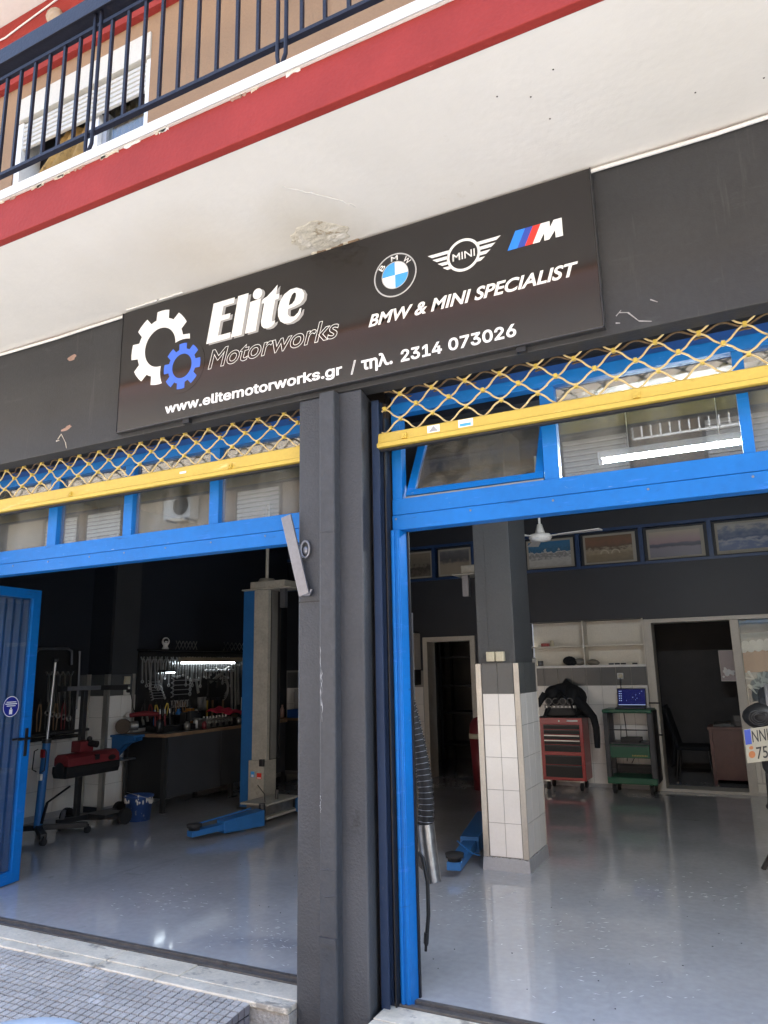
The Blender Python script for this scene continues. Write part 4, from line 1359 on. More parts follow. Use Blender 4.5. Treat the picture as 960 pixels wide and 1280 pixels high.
for nm, lab, m_, xx, ww, zz, hh in stuff_lab:
    q = MB()
    if nm in ('jerrican',):
        q.box(xx-ww/2, xx+ww/2, 8.22, 8.40, zz, zz+hh*.8)
        q.bar((xx-ww*.3, 8.31, zz+hh*.98), (xx+ww*.2, 8.31, zz+hh*.98), .03, .025)
        q.box(xx-ww*.35, xx-ww*.2, 8.29, 8.33, zz+hh*.8, zz+hh).box(xx+ww*.1, xx+ww*.25, 8.28, 8.34, zz+hh*.8, zz+hh*1.05)
    elif nm == 'canister':
        q.lathe([(0, 0), (ww/2, 0), (ww/2, hh*.8), (ww*.2, hh*.9), (ww*.2, hh), (0, hh)], (xx, 8.3, zz), n=14)
    elif nm == 'sack':
        q.ball((xx, 8.05, zz+hh*.42), ww/2, .15, hh*.45, 14)
        q.ball((xx+.05, 8.02, zz+hh*.75), ww/4, .1, hh*.3, 10)
    else:
        q.box(xx-ww/2, xx+ww/2, 8.22, 8.55, zz, zz+hh).box(xx-ww/2-.01, xx+ww/2+.01, 8.21, 8.56, zz+hh-.04, zz+hh+.005)
    tag(q.build(nm, m_), lab, nm)

bin_ = thing('waste_bin', 'tall red waste bin with cream rim half behind the tiled pillar', 'bin', (-3.46, 6.35, 0))
MB().lathe([(0, 0), (.10, 0), (.135, .66), (.0, .66)], (-3.46, 6.35, 0), n=20).build('body', M_REDD, bin_)
MB().lathe([(.13, .655), (.142, .655), (.142, .72), (.13, .72)], (-3.46, 6.35, 0), n=20).build('rim', M_CREAM, bin_)
MB().lathe([(.138, .72), (.125, .84), (.07, .92), (0, .94)], (-3.46, 6.35, 0), n=20).build('lid', M_REDD, bin_)

ws = thing('wall_shelf', 'cream two tier shelf niche in the back wall above the tool trolleys', 'shelf', (-2.1, 7.2, 1.565))
MB().box(-2.90, -1.315, 7.345, 7.359, 1.590, 2.205).build('back_panel', M_SHELFW, ws)
MB().box(-2.904, -1.312, 7.030, 7.344, 1.566, 1.590).build('shelf', M_SHELFW, ws)
MB().box(-2.904, -1.312, 7.026, 7.0295, 1.560, 1.592).build('front_edge', M_WPLAST, ws)
MB().box(-2.90, -2.137, 7.06, 7.344, 1.845, 1.862).box(-2.117, -1.335, 7.06, 7.344, 1.845, 1.862).build('shelf', M_SHELFW, ws)
MB().box(-2.136, -2.118, 7.06, 7.344, 1.5905, 2.2).build('divider', M_SHELFW, ws)
MB().box(-1.332, -1.312, 7.045, 7.344, 1.5905, 2.2).build('side_panel', M_SHELFW, ws)
MB().box(-2.904, -1.312, 7.02, 7.344, 2.203, 2.215).build('top_board', M_DKWALL, ws)
tag(MB().box(-2.74, -2.63, 7.12, 7.20, 1.8625, 1.91).box(-2.70, -2.66, 7.1, 7.12, 1.8625, 1.89).build('box', M_REDP, None, .004), 'small red box on the upper left shelf of the niche', 'box')
tag(MB().lathe([(0, 0), (.03, 0), (.03, .07), (.018, .085), (0, .085)], (-2.585, 7.14, 1.8622), n=12).build('jar', M_CREAM), 'little jar with brown lid beside the red box on the niche shelf', 'jar')
tag(MB().lathe([(0, 0), (.035, 0), (.035, .10), (.02, .12), (0, .12)], (-2.86, 7.14, 1.5905), n=12).build('jar', M_WPLAST), 'white bottle at the left end of the lower niche shelf', 'bottle')
tag(MB().lathe([(0, 0), (.04, 0), (.04, .075), (0, .075)], (-2.77, 7.15, 1.5905), n=12).build('tin', M_GALV), 'grey tin beside the white bottle on the lower niche shelf', 'tin')
bl = MB()
bl.ball((-2.36, 7.17, 1.655), .095, .07, .066, 14).ball((-2.30, 7.13, 1.63), .05, .05, .04, 10)
tag(bl.build('bag', M_JACKET), 'crumpled black bag on the lower niche shelf', 'bag')
bl = MB()
bl.ball((-2.22, 7.18, 1.64), .08, .06, .05, 12)
tag(bl.build('bag', mat('grey_bag', (.28, .26, .23), .8, var=.2)), 'grey crumpled bag next to the black bag on the niche shelf', 'bag')
bl = MB()
bl.ball((-2.04, 7.18, 1.63), .085, .06, .042, 12).ball((-1.99, 7.16, 1.62), .05, .05, .03, 10)
tag(bl.build('bag', mat('taupe_bag', (.22, .20, .17), .8, var=.2)), 'taupe crumpled bag right of the divider on the lower niche shelf', 'bag')
for k, xx in enumerate((-1.78, -1.70, -1.62, -1.47)):
    tag(MB().box(xx-.032, xx+.032, 7.09, 7.13, 1.5905, 1.612).box(xx-.02, xx+.015, 7.085, 7.095, 1.5905, 1.605).build('clamp', M_BLACK), ['small black clip on the lower right niche shelf, first of a row', 'small black clip, second of the row on the niche shelf', 'small black clip, third of the row on the niche shelf', 'single black clip set apart at the right of the niche shelf'][k], 'clip', 'black clips on the niche shelf')

sk = thing('wall_socket', 'round cream wall socket on the dark tiles above the laptop', 'socket', (-1.66, 7.03, 1.40))
MB().box(-1.70, -1.62, 7.015, 7.037, 1.40, 1.48).build('plate', M_WPLAST, sk, .004)
MB().lathe([(0, .03), (.028, .03), (.032, 0)], (-1.66, 7.014, 1.44), (0, -1, 0), 16).build('plug', M_CREAM, sk)
cb = MB()
cb.tube([(-1.66, 6.99, 1.43), (-1.66, 6.985, 1.25), (-1.655, 6.98, 1.05), (-1.64, 6.98, .8), (-1.63, 6.98, .55), (-1.66, 6.98, .35)], .006, 6)
cb.tube([(-1.70, 6.98, .80), (-1.72, 6.96, .55), (-1.80, 6.96, .40)], .005, 6)
cb.tube([(-1.52, 6.98, .60), (-1.53, 6.96, .45), (-1.60, 6.96, .33)], .005, 6)
tag(cb.build('cable', M_BLACK), 'thin black cables hanging down the tiles behind the green cart', 'cable')

# ------------------------------------------------------------------ red tool chest with an engine under a jacket
TX0, TX1, TY0, TY1 = -2.70, -2.125, 6.60, 7.00
tc_ = thing('tool_chest', 'red roller tool chest with black drawers against the tiled wall', 'tool chest', ((TX0+TX1)/2, 6.8, 0))
MB().box(TX0, TX1, TY0+.012, TY1, .125, .915).build('body', M_REDP, tc_, .008)
MB().box(TX0-.006, TX1+.006, TY0-.004, TY1+.006, .9155, .928).build('top_mat', M_BLACK, tc_, .003)
MB().box(TX0, TX1, TY0-.002, TY0+.0115, .835, .914).build('top_band', M_REDP, tc_, .004)
MB().box(TX1-.20, TX1-.06, TY0-.004, TY0-.002, .868, .888).build('badge', M_PWHITE, tc_)
MB().cyl((TX0+.27, TY0-.002, .875), (TX0+.27, TY0-.007, .875), .010, 10).build('lock', M_STEEL, tc_)
zs = [(.770, .826), (.706, .762), (.642, .698), (.578, .634), (.485, .570)]
for z0, z1 in zs+[(.325, .440), (.165, .317)]:
    d_ = MB().box(TX0+.055, TX1-.045, TY0, TY0+.0115, z0, z1).build('drawer', M_BLACK, tc_, .003)
    MB().box(TX0+.06, TX1-.05, TY0-.013, TY0-.001, z1-.016, z1-.003).build('handle', M_STEEL if z0 in (.642, .578) else M_DKSTEEL, d_)
for xx, yy in ((TX0+.07, TY0+.06), (TX1-.07, TY0+.06), (TX0+.07, TY1-.06), (TX1-.07, TY1-.06)):
    cs_ = MB().box(xx-.03, xx+.03, yy-.03, yy+.03, .105, .1245).build('caster', M_STEEL, tc_)
    MB().cyl((xx-.016, yy-.012, .05), (xx+.016, yy-.012, .05), .05, 14).build('wheel', M_RUBBER, cs_)
en = thing('engine_block', 'grey engine block with round bores sitting on the red tool chest', 'engine', (-2.44, 6.78, .928))
MB().box(-2.61, -2.21, 6.66, 6.95, .93, 1.04).box(-2.58, -2.24, 6.68, 6.95, 1.04, 1.16).build('block', M_BLACK, en, .02)
q = MB()
q.box(-2.62, -2.20, 6.635, 6.66, 1.035, 1.075)
for k in range(4):
    xx = -2.56+.095*k
    vs = []
    q.lathe([(.036, 0), (.046, .0), (.046, .03), (.036, .03)], (xx, 6.66, 1.125), (0, -1, 0), 16)
q.build('head_face', mat('dull_casting', (.20, .19, .18), .6, .3, var=.2), en)
q = MB()
for k in range(4):
    q.cyl((-2.56+.095*k, 6.658, 1.125), (-2.56+.095*k, 6.654, 1.125), .036, 14)
q.build('bore', M_BLACK, en)
q = MB()
for k in range(8):
    q.cyl((-2.59+.052*k, 6.634, 1.055), (-2.59+.052*k, 6.622, 1.055), .008, 8)
q.build('bolt', M_CHROME, en)


def jk(u, v):
    # draped jacket: from the left front corner over the top and down the right side
    x = -2.66+.62*u
    base = .93 + .46*math.sin(PI*min(1, u*1.05+.06))**.7
    fall = v
    y = 6.66+.32*(1-v)-.05*v
    zz = base - .20*fall**1.4*(1+.8*abs(u-.45)) + .022*math.sin(u*16+v*6)+.015*math.sin(u*33)
    if u > .72:
        zz -= (u-.72)*.55
    return Vector((x+.02*math.sin(v*7), y+.02*math.sin(u*21+v*3), max(zz, .935)))


jt = thing('jacket', 'black jacket thrown over the engine block with one sleeve hanging down', 'jacket', (-2.35, 6.75, .94))
MB().ball((-2.38, 6.86, 1.17), .29, .17, .19, 20).ball((-2.52, 6.80, 1.22), .13, .12, .11, 14).ball((-2.27, 6.78, 1.17), .12, .13, .16, 14).build('lining', M_JACKET, jt)
jb = MB().grid(jk, 34, 18)
jb.build('body', M_JACKET, jt).modifiers.new('solid', 'SOLIDIFY').thickness = .012
q = MB()
q.tube([(-2.20, 6.72, 1.14), (-2.10, 6.66, 1.05), (-2.03, 6.60, .99), (-1.97, 6.575, .93), (-1.945, 6.57, .80), (-1.945, 6.575, .66), (-1.95, 6.58, .55)], .04, 10, True, [.07, .07, .06, .05, .045, .042, .036])
q.build('sleeve', M_JACKET, jt)
q = MB()
q.tube([(-2.62, 6.70, 1.22), (-2.67, 6.66, 1.14), (-2.70, 6.63, 1.06)], .035, 8, True, [.05, .045, .03])
q.build('sleeve', M_JACKET, jt)

# ------------------------------------------------------------------ green service cart with laptop
CX0, CX1, CY0, CY1 = -1.845, -1.255, 6.56, 6.98
ct = thing('service_cart', 'green and black open service cart with a drawer, carrying a laptop', 'cart', ((CX0+CX1)/2, 6.77, 0))
for xx, yy, nm in ((CX0+.025, CY0+.03, 'post'), (CX1-.025, CY0+.03, 'post'), (CX0+.025, CY1-.03, 'post'), (CX1-.025, CY1-.03, 'post')):
    MB().box(xx-.03, xx+.03, yy-.03, yy+.03, .125, .985).build(nm, M_BENCH, ct, .006)
MB().box(CX1+.0, CX1+.022, CY0+.0, CY1, .14, 1.01).build('side_panel', M_BLACK, ct, .006)
MB().box(CX0-.01, CX1+.01, CY0-.015, CY1+.01, .986, 1.032).build('top_tray', M_GREEN, ct, .012)
MB().box(CX0+.06, CX1-.06, CY0+.01, CY1, .605, .62).build('shelf', M_BENCH, ct)
MB().box(CX0+.057, CX1-.057, CY0-.004, CY0+.018, .44, .60).box(CX0+.06, CX1-.06, CY0+.019, CY1, .44, .595).build('drawer', M_GREEN, ct, .004)
MB().box(CX0+.07, CX1-.07, CY0-.010, CY0-.0045, .575, .592).build('drawer_handle', M_BENCH, ct)
mm = mat('faded_yellow_print', (.42, .34, .08), .5)
q = MB()
for k in range(10):
    q.box(CX1-.27+.019*k, CX1-.258+.019*k, CY0-.0065, CY0-.0045, .462, .480-.003*(k % 2))
q.build('printed_mark', mm, ct)
MB().box(CX0-.005, CX1+.005, CY0-.01, CY1, .125, .205).build('bottom_tray', M_GREEN, ct, .008)
MB().box(CX0+.06, CX1-.06, CY1-.03, CY1-.018, .21, .32).box(CX0+.06, CX1-.06, CY0+.02, CY0+.03, .315, .33).box(CX0+.06, CX1-.06, CY0+.02, CY0+.03, .77, .785).build('rail', M_BLACK, ct)
for xx, yy in ((CX0+.07, CY0+.06), (CX1-.07, CY0+.06), (CX0+.07, CY1-.06), (CX1-.07, CY1-.06)):
    w_ = MB().cyl((xx-.018, yy-.01, .056), (xx+.018, yy-.01, .056), .056, 14).build('wheel', M_RUBBER, ct)
    MB().box(xx-.028, xx-.020, yy-.04, yy+.02, .05, .1245).box(xx+.020, xx+.028, yy-.04, yy+.02, .05, .1245).build('fork', M_DKSTEEL, w_)
tag(MB().box(-1.66, -1.43, 6.62, 6.74, .62, .68).box(-1.60, -1.40, 6.60, 6.70, .645, .69).build('hand_tool', M_BLACK), 'black power tool lying on the middle shelf of the green cart', 'tool')
lpt = thing('laptop', 'open laptop with a dark blue screen on top of the green cart', 'laptop', (-1.52, 6.75, 1.032))
MB().box(-1.70, -1.335, 6.62, 6.86, 1.033, 1.050).build('base', M_DKSTEEL, lpt, .003)
sa = R(12)
q = MB()
LZ = 1.052


def scr(x, h, d=0):
    return Vector((x, 6.85+h*math.sin(sa)+d*math.cos(sa), LZ+h*math.cos(sa)-d*math.sin(sa)))


def slabp(b_, x0, x1, h0, h1, d0, d1):
    vs = [scr(x, h, d) for x in (x0, x1) for h in (h0, h1) for d in (d0, d1)]
    return b_.add(vs, [(0, 1, 3, 2), (4, 6, 7, 5), (0, 4, 5, 1), (2, 3, 7, 6), (0, 2, 6, 4), (1, 5, 7, 3)])


slabp(q, -1.70, -1.335, 0, .235, 0, .010).build('lid', M_BLACK, lpt, .002)
slabp(MB(), -1.688, -1.347, .018, .222, -.0015, -.0003).build('screen', mat('laptop_screen', (.004, .004, .03), .25, emit=((.006, .008, .075), .12)), lpt)
q = MB()
random.seed(2)
for i in range(2):
    for j in range(5):
        slabp(q, -1.676+.022*i, -1.664+.022*i, .19-.03*j, .202-.03*j, -.003, -.0017)
slabp(q, -1.688, -1.347, .018, .026, -.003, -.0017)
for k in range(7):
    x_, h_ = random.uniform(-1.6, -1.38), random.uniform(.06, .20)
    slabp(q, x_, x_+.007, h_, h_+.007, -.003, -.0017)
q.build('screen_icon', mat('screen_icon_light', (.1, .12, .2), .4, emit=((.25, .32, .5), .15)), lpt)

# ------------------------------------------------------------------ office behind the cream aluminium partition
op = thing('office_partition', 'cream aluminium office doorway and window frame on the back wall', 'partition', (-.3, 7.05, 0))
MB().box(-1.308, -1.205, 7.00, 7.31, 0, 2.178).build('jamb', M_FRAMEAL, op, .004)
MB().box(-1.290, -1.270, 6.990, 6.9995, 0, 2.178).build('jamb_bead', M_FRAMEAL, op)
MB().box(-1.204, 1.28, 7.00, 7.30, 2.125, 2.178).build('head', M_FRAMEAL, op, .004)
MB().box(-.252, -.150, 7.00, 7.30, 0, 2.124).build('jamb', M_FRAMEAL, op, .004)
MB().box(-1.204, 1.28, 6.985, 7.30, 0, .035).build('sill', M_FRAMEAL, op, .003)
MB().box(-.149, 1.28, 7.01, 7.20, .97, 1.035).build('window_rail', M_FRAMEAL, op, .003)
MB().box(-.149, 1.28, 7.03, 7.18, .0355, .969).build('lower_panel', M_SHELFW, op)
MB().box(-.149, 1.28, 7.022, 7.0295, .13, .15).box(-.149, 1.28, 7.022, 7.0295, .90, .915).box(-.10, -.085, 7.022, 7.0295, .151, .899).build('panel_bead', M_FRAMEAL, op)
MB().box(1.20, 1.28, 7.01, 7.29, 1.036, 2.124).build('jamb', M_FRAMEAL, op)
MB().box(-.149, 1.199, 7.06, 7.066, 1.036, 2.124).build('pane', M_OFFG, op)
for z in (.68, 1.08):
    MB().box(-1.322, -1.19, 6.985, 7.001, z, z+.02).build('hinge', M_BLACK, op)
# outdoor reflection in the office glass, painted on a board right behind it
pb = thing('reflection_panel', 'bright painted reflection of a white scalloped roof edge and peach wall behind the office glass', 'picture', (.5, 7.16, 1.04))
MB().box(-.148, 1.19, 7.10, 7.11, 1.04, 2.12).build('board', mat('pale_grey_reflection', (.50, .50, .49), .4, var=.1, vs=4), pb)
flat(MB(), [(-.145, 1.46), (1.18, 1.50), (1.18, 1.80), (-.145, 1.72)], 7.0985).build('peach_area', mat('peach_reflection', (.56, .33, .22), .5, var=.05), pb)
q = MB()
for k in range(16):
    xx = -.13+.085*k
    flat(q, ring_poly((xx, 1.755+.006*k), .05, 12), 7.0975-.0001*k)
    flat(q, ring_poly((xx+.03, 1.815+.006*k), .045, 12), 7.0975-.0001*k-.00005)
q.build('scallop_reflection', mat('white_print_and_reflection', (.86, .85, .83), .4), pb)
flat(MB(), [(-.145, 1.95), (1.18, 2.02), (1.18, 2.10), (-.145, 2.08)], 7.0985).build('grey_area', mat('dark_grey_reflection', (.20, .21, .22), .4, var=.2), pb)
random.seed(14)
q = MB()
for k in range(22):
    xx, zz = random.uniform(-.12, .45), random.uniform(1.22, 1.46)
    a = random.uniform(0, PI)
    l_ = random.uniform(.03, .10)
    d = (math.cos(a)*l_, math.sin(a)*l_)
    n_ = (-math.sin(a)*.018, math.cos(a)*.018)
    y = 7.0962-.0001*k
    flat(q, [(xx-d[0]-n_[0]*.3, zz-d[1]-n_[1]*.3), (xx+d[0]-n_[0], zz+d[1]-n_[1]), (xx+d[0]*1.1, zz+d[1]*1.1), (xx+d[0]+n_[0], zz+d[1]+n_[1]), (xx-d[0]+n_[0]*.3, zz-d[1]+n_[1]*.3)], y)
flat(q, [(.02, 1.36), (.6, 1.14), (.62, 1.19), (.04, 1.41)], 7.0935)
q.build('white_shape', mat('white_print_and_reflection', (.86, .85, .83), .4), pb)
flat(MB(), [(-.13, 1.06), (.02, 1.06), (.02, 1.28), (-.13, 1.26)], 7.0982).build('blue_area', mat('blue_grey_reflection', (.12, .14, .18), .4, var=.4, vs=20), pb)
# small framed photo on the jamb side of the office
ph = thing('wall_picture', 'small framed photograph hanging inside the office beside the door jamb', 'picture', (-.39, 8.2, 1.3))
MB().box(-.47, -.27, 8.19, 8.21, 1.33, 1.76).build('backing', M_FRAMEAL, ph)
MB().box(-.462, -.278, 8.1865, 8.1895, 1.34, 1.75).build('print', mat('mauve_print', (.46, .37, .36), .4, var=.12), ph)
q = MB()
for k in range(9):
    flat(q, ring_poly((random.uniform(-.44, -.30), random.uniform(1.37, 1.53)), random.uniform(.012, .035), 8), 8.1862-.0001*k)
q.build('white_shape', mat('white_print_and_reflection', (.86, .85, .83), .4), ph)
MB().box(-.27, -.22, 8.10, 8.3, 0, 2.68).build('post', mat('dark_grey_office_paint', (.085, .08, .08), .75), ph)
# desk with papers
dk = thing('desk', 'dark mahogany office desk seen end on through the office doorway', 'desk', (-.35, 8.1, 0))
MB().box(-.70, .55, 7.72, 8.18, .705, .745).build('top', M_MAHOG, dk, .004)
MB().box(-.68, -.64, 7.74, 8.16, .0, .7045).build('side_panel', M_MAHOG, dk)
MB().box(-.6395, .5, 7.76, 7.80, .06, .7045).build('front_panel', M_MAHOG, dk)
MB().box(.50, .54, 7.74, 8.16, .0, .7045).build('side_panel', M_MAHOG, dk)
tag(MB().box(-.62, -.36, 7.78, 8.0, .7455, .765).box(-.60, -.40, 7.80, 7.98, .7655, .78).build('papers', mat('dull_paper', (.22, .22, .22), .7)), 'stack of grey papers lying on the office desk', 'papers')
tag(MB().box(-.36, -.26, 7.95, 8.05, .7455, .88).box(-.34, -.28, 7.9, 7.949, .7455, .80).build('phone', M_DKSTEEL), 'small grey box on the office desk by the jamb', 'box')
tag(MB().bar((-.60, 7.78, .79), (-.40, 7.84, .81), .05, .03).build('tool', M_BLACK), 'black object lying across the papers on the desk', 'object')
oc = thing('office_chair', 'black office chair with tubular legs beside the mahogany desk', 'chair', (-.98, 8.0, 0))
MB().grid(lambda u, v: Vector((-1.20+.10*v*0+.13*(1-v)-.06*math.sin(PI*u), 7.78+.46*u, .46+.5*v)), 12, 10).build('backrest', M_JACKET, oc).modifiers.new('solid', 'SOLIDIFY').thickness = .05
MB().box(-1.12, -.70, 7.78, 8.24, .42, .48).build('seat', M_JACKET, oc, .02)
for xx, yy, dx in ((-1.10, 7.80, -.06), (-1.10, 8.22, -.06), (-.72, 7.80, .05), (-.72, 8.22, .05)):
    MB().cyl((xx, yy, .42), (xx+dx, yy, 0), .013, 8).build('leg', M_DKSTEEL, oc)
cj = MB().grid(lambda u, v: Vector((-1.24+.10*math.sin(v*2.6)+.02*math.sin(u*17), 7.74+.50*u, 1.0-.80*v+.02*math.sin(u*9))), 20, 14)
o = cj.build('coat', M_JACKET); o.modifiers.new('solid', 'SOLIDIFY').thickness = .02
tag(o, 'black coat hanging over the back of the office chair', 'coat')

# ------------------------------------------------------------------ motorcycle, only its tail in view at the right edge
mc = thing('motorcycle', 'black motorcycle seen from behind at the right edge with a two line number plate', 'motorcycle', (.10, 3.2, 0))
MX, MY = .085, 2.60
pt = R(-10)


def plp(a, b_, d=0.):
    # plate plane: a right, b up, tilted and slightly rotated clockwise in its plane
    ca, sa_ = math.cos(R(10)), math.sin(R(10))
    x = a*ca-b_*sa_*0
    z = b_*ca+a*sa_
    return Vector((MX+x, MY+d+z*.18, 1.048+z))


def plq(b, x0, x1, z0, z1, d0, d1):
    vs = [plp(x, z, d) for x in (x0, x1) for z in (z0, z1) for d in (d0, d1)]
    return b.add(vs, [(0, 1, 3, 2), (4, 6, 7, 5), (0, 4, 5, 1), (2, 3, 7, 6), (0, 2, 6, 4), (1, 5, 7, 3)])


plate = plq(MB(), -.225, -.022, -.115, .115, 0, .004).build('number_plate', mat('plate_white', (.38, .355, .28), .4), mc, .001)
plq(MB(), -.222, -.180, .01, .112, -.0012, -.0003).build('plate_band', M_PNAVY, plate)
q = MB()
for s_, x0, x1, z in (('NNH', -.174, -.040, .020), ('752', -.158, -.042, -.094)):
    tb_ = textmesh(s_, x0, x1, z, .082, 0, bold=.008)
    tb_.v = [plp(p.x, p.z, -.0012) for p in tb_.v]
    q.add(tb_.v, tb_.f)
q.build('plate_lettering', M_PBLACK, plate)
q = MB()
for rr_ in (.022,):
    q.add([plp(-.188+.022*math.cos(2*PI*k/14), -.06+.024*math.sin(2*PI*k/14), -.0012) for k in range(14)], [tuple(range(14))])
    q.add([plp(-.188+.014*math.cos(2*PI*k/14), -.015+.012*math.sin(2*PI*k/14), -.0012) for k in range(14)], [tuple(range(14))])
q.build('plate_seal', mat('orange_seal', (.45, .16, .05), .5), plate)
q = MB()
q.ball((MX-.0, 2.75, 1.205), .225, .15, .115, 20).ball((MX+.06, 2.72, 1.10), .16, .10, .12, 16)
q.build('tail_cover', M_BLACK, mc)
q = MB()
for r__ in (.034, .05, .066):
    q.tube([(MX-.11+r__*math.cos(2*PI*k/20), 2.612, 1.205+r__*.8*math.sin(2*PI*k/20)) for k in range(21)], .0035, 6, cap=False)
q.build('coiled_strap', M_DKSTEEL, mc)
q = MB()
q.prism([(2.66, 1.26), (2.70, 1.34), (3.0, 1.40), (3.5, 1.36), (3.9, 1.36), (3.9, 1.24), (3.3, 1.2), (2.8, 1.21)], lambda a, b, d: (d, a, b), MX-.10, MX+.14)
q.build('seat', M_JACKET, mc, .03)
q = MB()
q.prism([(2.58, 1.28), (2.62, 1.36), (3.05, 1.43), (3.05, 1.34)], lambda a, b, d: (d, a, b), MX-.055, MX+.12)
q.build('grey_pad', mat('grey_seat_pad', (.20, .19, .19), .6), mc, .015)
# swingarm, wheels, engine, tank, bars
for yc, nm in ((3.15, 'rear_wheel'), (4.65, 'front_wheel')):
    wq = MB()
    wq.lathe([(.24, -.06), (.30, -.075), (.325, -.03), (.325, .03), (.30, .075), (.24, .06), (.24, -.06)], (MX+.10, yc, .50), (1, 0, 0), 36)
    wo = wq.build(nm, M_RUBBER, mc)
    wq = MB().lathe([(.05, -.03), (.239, -.045), (.239, .045), (.05, .03)], (MX+.10, yc, .50), (1, 0, 0), 30)
    wq.build('rim', M_DKSTEEL, wo)
MB().tube([(MX-.10, 2.66, 1.02), (MX-.095, 2.70, .86), (MX-.05, 2.80, .74), (MX-.04, 3.1, .60)], .03, 8, True, [.04, .035, .03, .03]).build('mudguard_stay', M_BLACK, mc)
MB().grid(lambda u, v: Vector((MX+.01+.18*v, 3.15-.37*math.cos(R(-20+95*u)), .50+.37*math.sin(R(-20+95*u)))), 14, 3).build('mudguard', M_BLACK, mc).modifiers.new('solid', 'SOLIDIFY').thickness = .008
MB().tube([(MX-.10, 2.72, .82), (MX-.105, 2.70, .66), (MX-.11, 2.70, .60)], .018, 8).ball((MX-.112, 2.70, .595), .03, .04, .025, 10).build('stand_foot', M_BLACK, mc)
MB().bar((MX+.02, 3.15, .5), (MX+.02, 3.75, .55), .04, .07).bar((MX+.19, 3.15, .5), (MX+.19, 3.75, .55), .04, .07).build('swingarm', M_DKSTEEL, mc)
MB().box(MX-.06, MX+.26, 3.6, 4.1, .45, .85).build('engine', M_DKSTEEL, mc, .05)
MB().ball((MX+.10, 3.95, 1.17), .16, .33, .16, 18).build('tank', M_REDD, mc)
MB().cyl((MX+.28, 2.75, .85), (MX+.28, 3.6, .55), .06, 14, .05).build('exhaust', M_STEEL, mc)
MB().tube([(MX-.06, 4.10, 1.36), (MX+.04, 4.25, 1.36), (MX+.30, 4.28, 1.36), (MX+.46, 4.22, 1.38)], .013, 8).build('handlebar', M_BLACK, mc)
for s_ in (-.06, .06):
    MB().cyl((MX+.10+s_*1.6, 4.65, .5), (MX+.10+s_*1.6, 4.25, 1.38), .025, 10).build('fork_leg', M_STEEL, mc)
MB().ball((MX+.10, 4.42, 1.2), .12, .09, .12, 14).build('headlight', M_BLACK, mc)
MB().bar((MX+.05, 3.5, .45), (MX-.22, 3.45, .0), .03, .03).build('side_stand', M_DKSTEEL, mc)
MB().box(MX-.03, MX+.23, 2.9, 3.45, .0, .175).build('wheel_stand', M_DKSTEEL, mc, .01)
MB().box(MX-.03, MX+.23, 4.4, 4.9, .0, .175).build('wheel_stand', M_DKSTEEL, mc, .01)

# ------------------------------------------------------------------ exhaust hose, pipe and air hose just inside the right doorway
ht = thing('exhaust_hose', 'black ribbed exhaust hose with chrome nozzle hanging inside the right doorway', 'hose', (-1.9, .9, .35))
q = MB()
P = []
for k in range(90):
    t = k/89
    x = -2.0+.105*math.sin(PI*min(1, t*.62))**1.1
    P.append(Vector((x, .93, 1.40-.74*t)))
rad = [.045+.005*(1 if k % 2 else -1) for k in range(90)]
q.tube(P, .05, 14, True, rad)
q.build('hose', M_RUBBER, ht)
q = MB()
for k in range(1, 89, 4):
    p = P[k]
    d = (P[k+1]-P[k-1]).normalized()
    q.lathe([(.0505, -.002), (.0525, 0), (.0505, .002)], p, d, 14)
q.build('wire_rib', M_GALV, ht)
q = MB()
q.tube([P[-1]+Vector((0, 0, .015)), P[-1]+Vector((.01, 0, -.10)), P[-1]+Vector((.033, 0, -.27)), P[-1]+Vector((.040, 0, -.305))], .05, 16, True, [.053, .053, .050, .047])
q.build('nozzle', mat('burnished_nozzle_steel', (.30, .30, .30), .28, .85, var=.3, vs=20), ht)
MB().bar(P[-1]+Vector((.02, 0, -.24)), P[-1]+Vector((-.13, .02, -.15)), .03, .05).build('nozzle_clamp', M_DKSTEEL, ht)
MB().tube([P[-1]+Vector((-.05, 0, .0)), P[-1]+Vector((-.06, 0, -.08)), P[-1]+Vector((-.045, .0, -.20))], .003, 5).build('chain', M_STEEL, ht)
dpp = MB().cyl((-2.005, .93, 1.10), (-1.995, .93, 1.95), .048, 16, .043)
tag(dpp.build('extraction_pipe', M_GALV), 'grey extraction pipe above the black hose behind the blue post', 'pipe')
tag(MB().box(-1.86, -1.845, .60, .622, .62, 1.40).build('light_strip', M_WPLAST), 'thin white vertical strip just behind the blue door post', 'strip')
tag(MB().box(-2.18, -1.87, .425, .50, .0, 3.6).build('inner_jamb', M_DKBROWN), 'dark inner jamb on the room side of the column', 'jamb')
ah = MB()
ah.tube([(-1.86, .72, .56), (-1.825, .70, .54), (-1.80, .70, .42), (-1.80, .70, .25), (-1.815, .70, .13), (-1.82, .70, .09)], .011, 8)
ah.cyl((-1.815, .70, .155), (-1.82, .70, .10), .015, 8)
ah.cyl((-1.82, .70, .098), (-1.823, .70, .06), .008, 8)
tag(ah.build('air_hose', M_BLACK), 'thin black air hose hanging to the floor inside the right doorway', 'hose')

# ------------------------------------------------------------------ two post lift


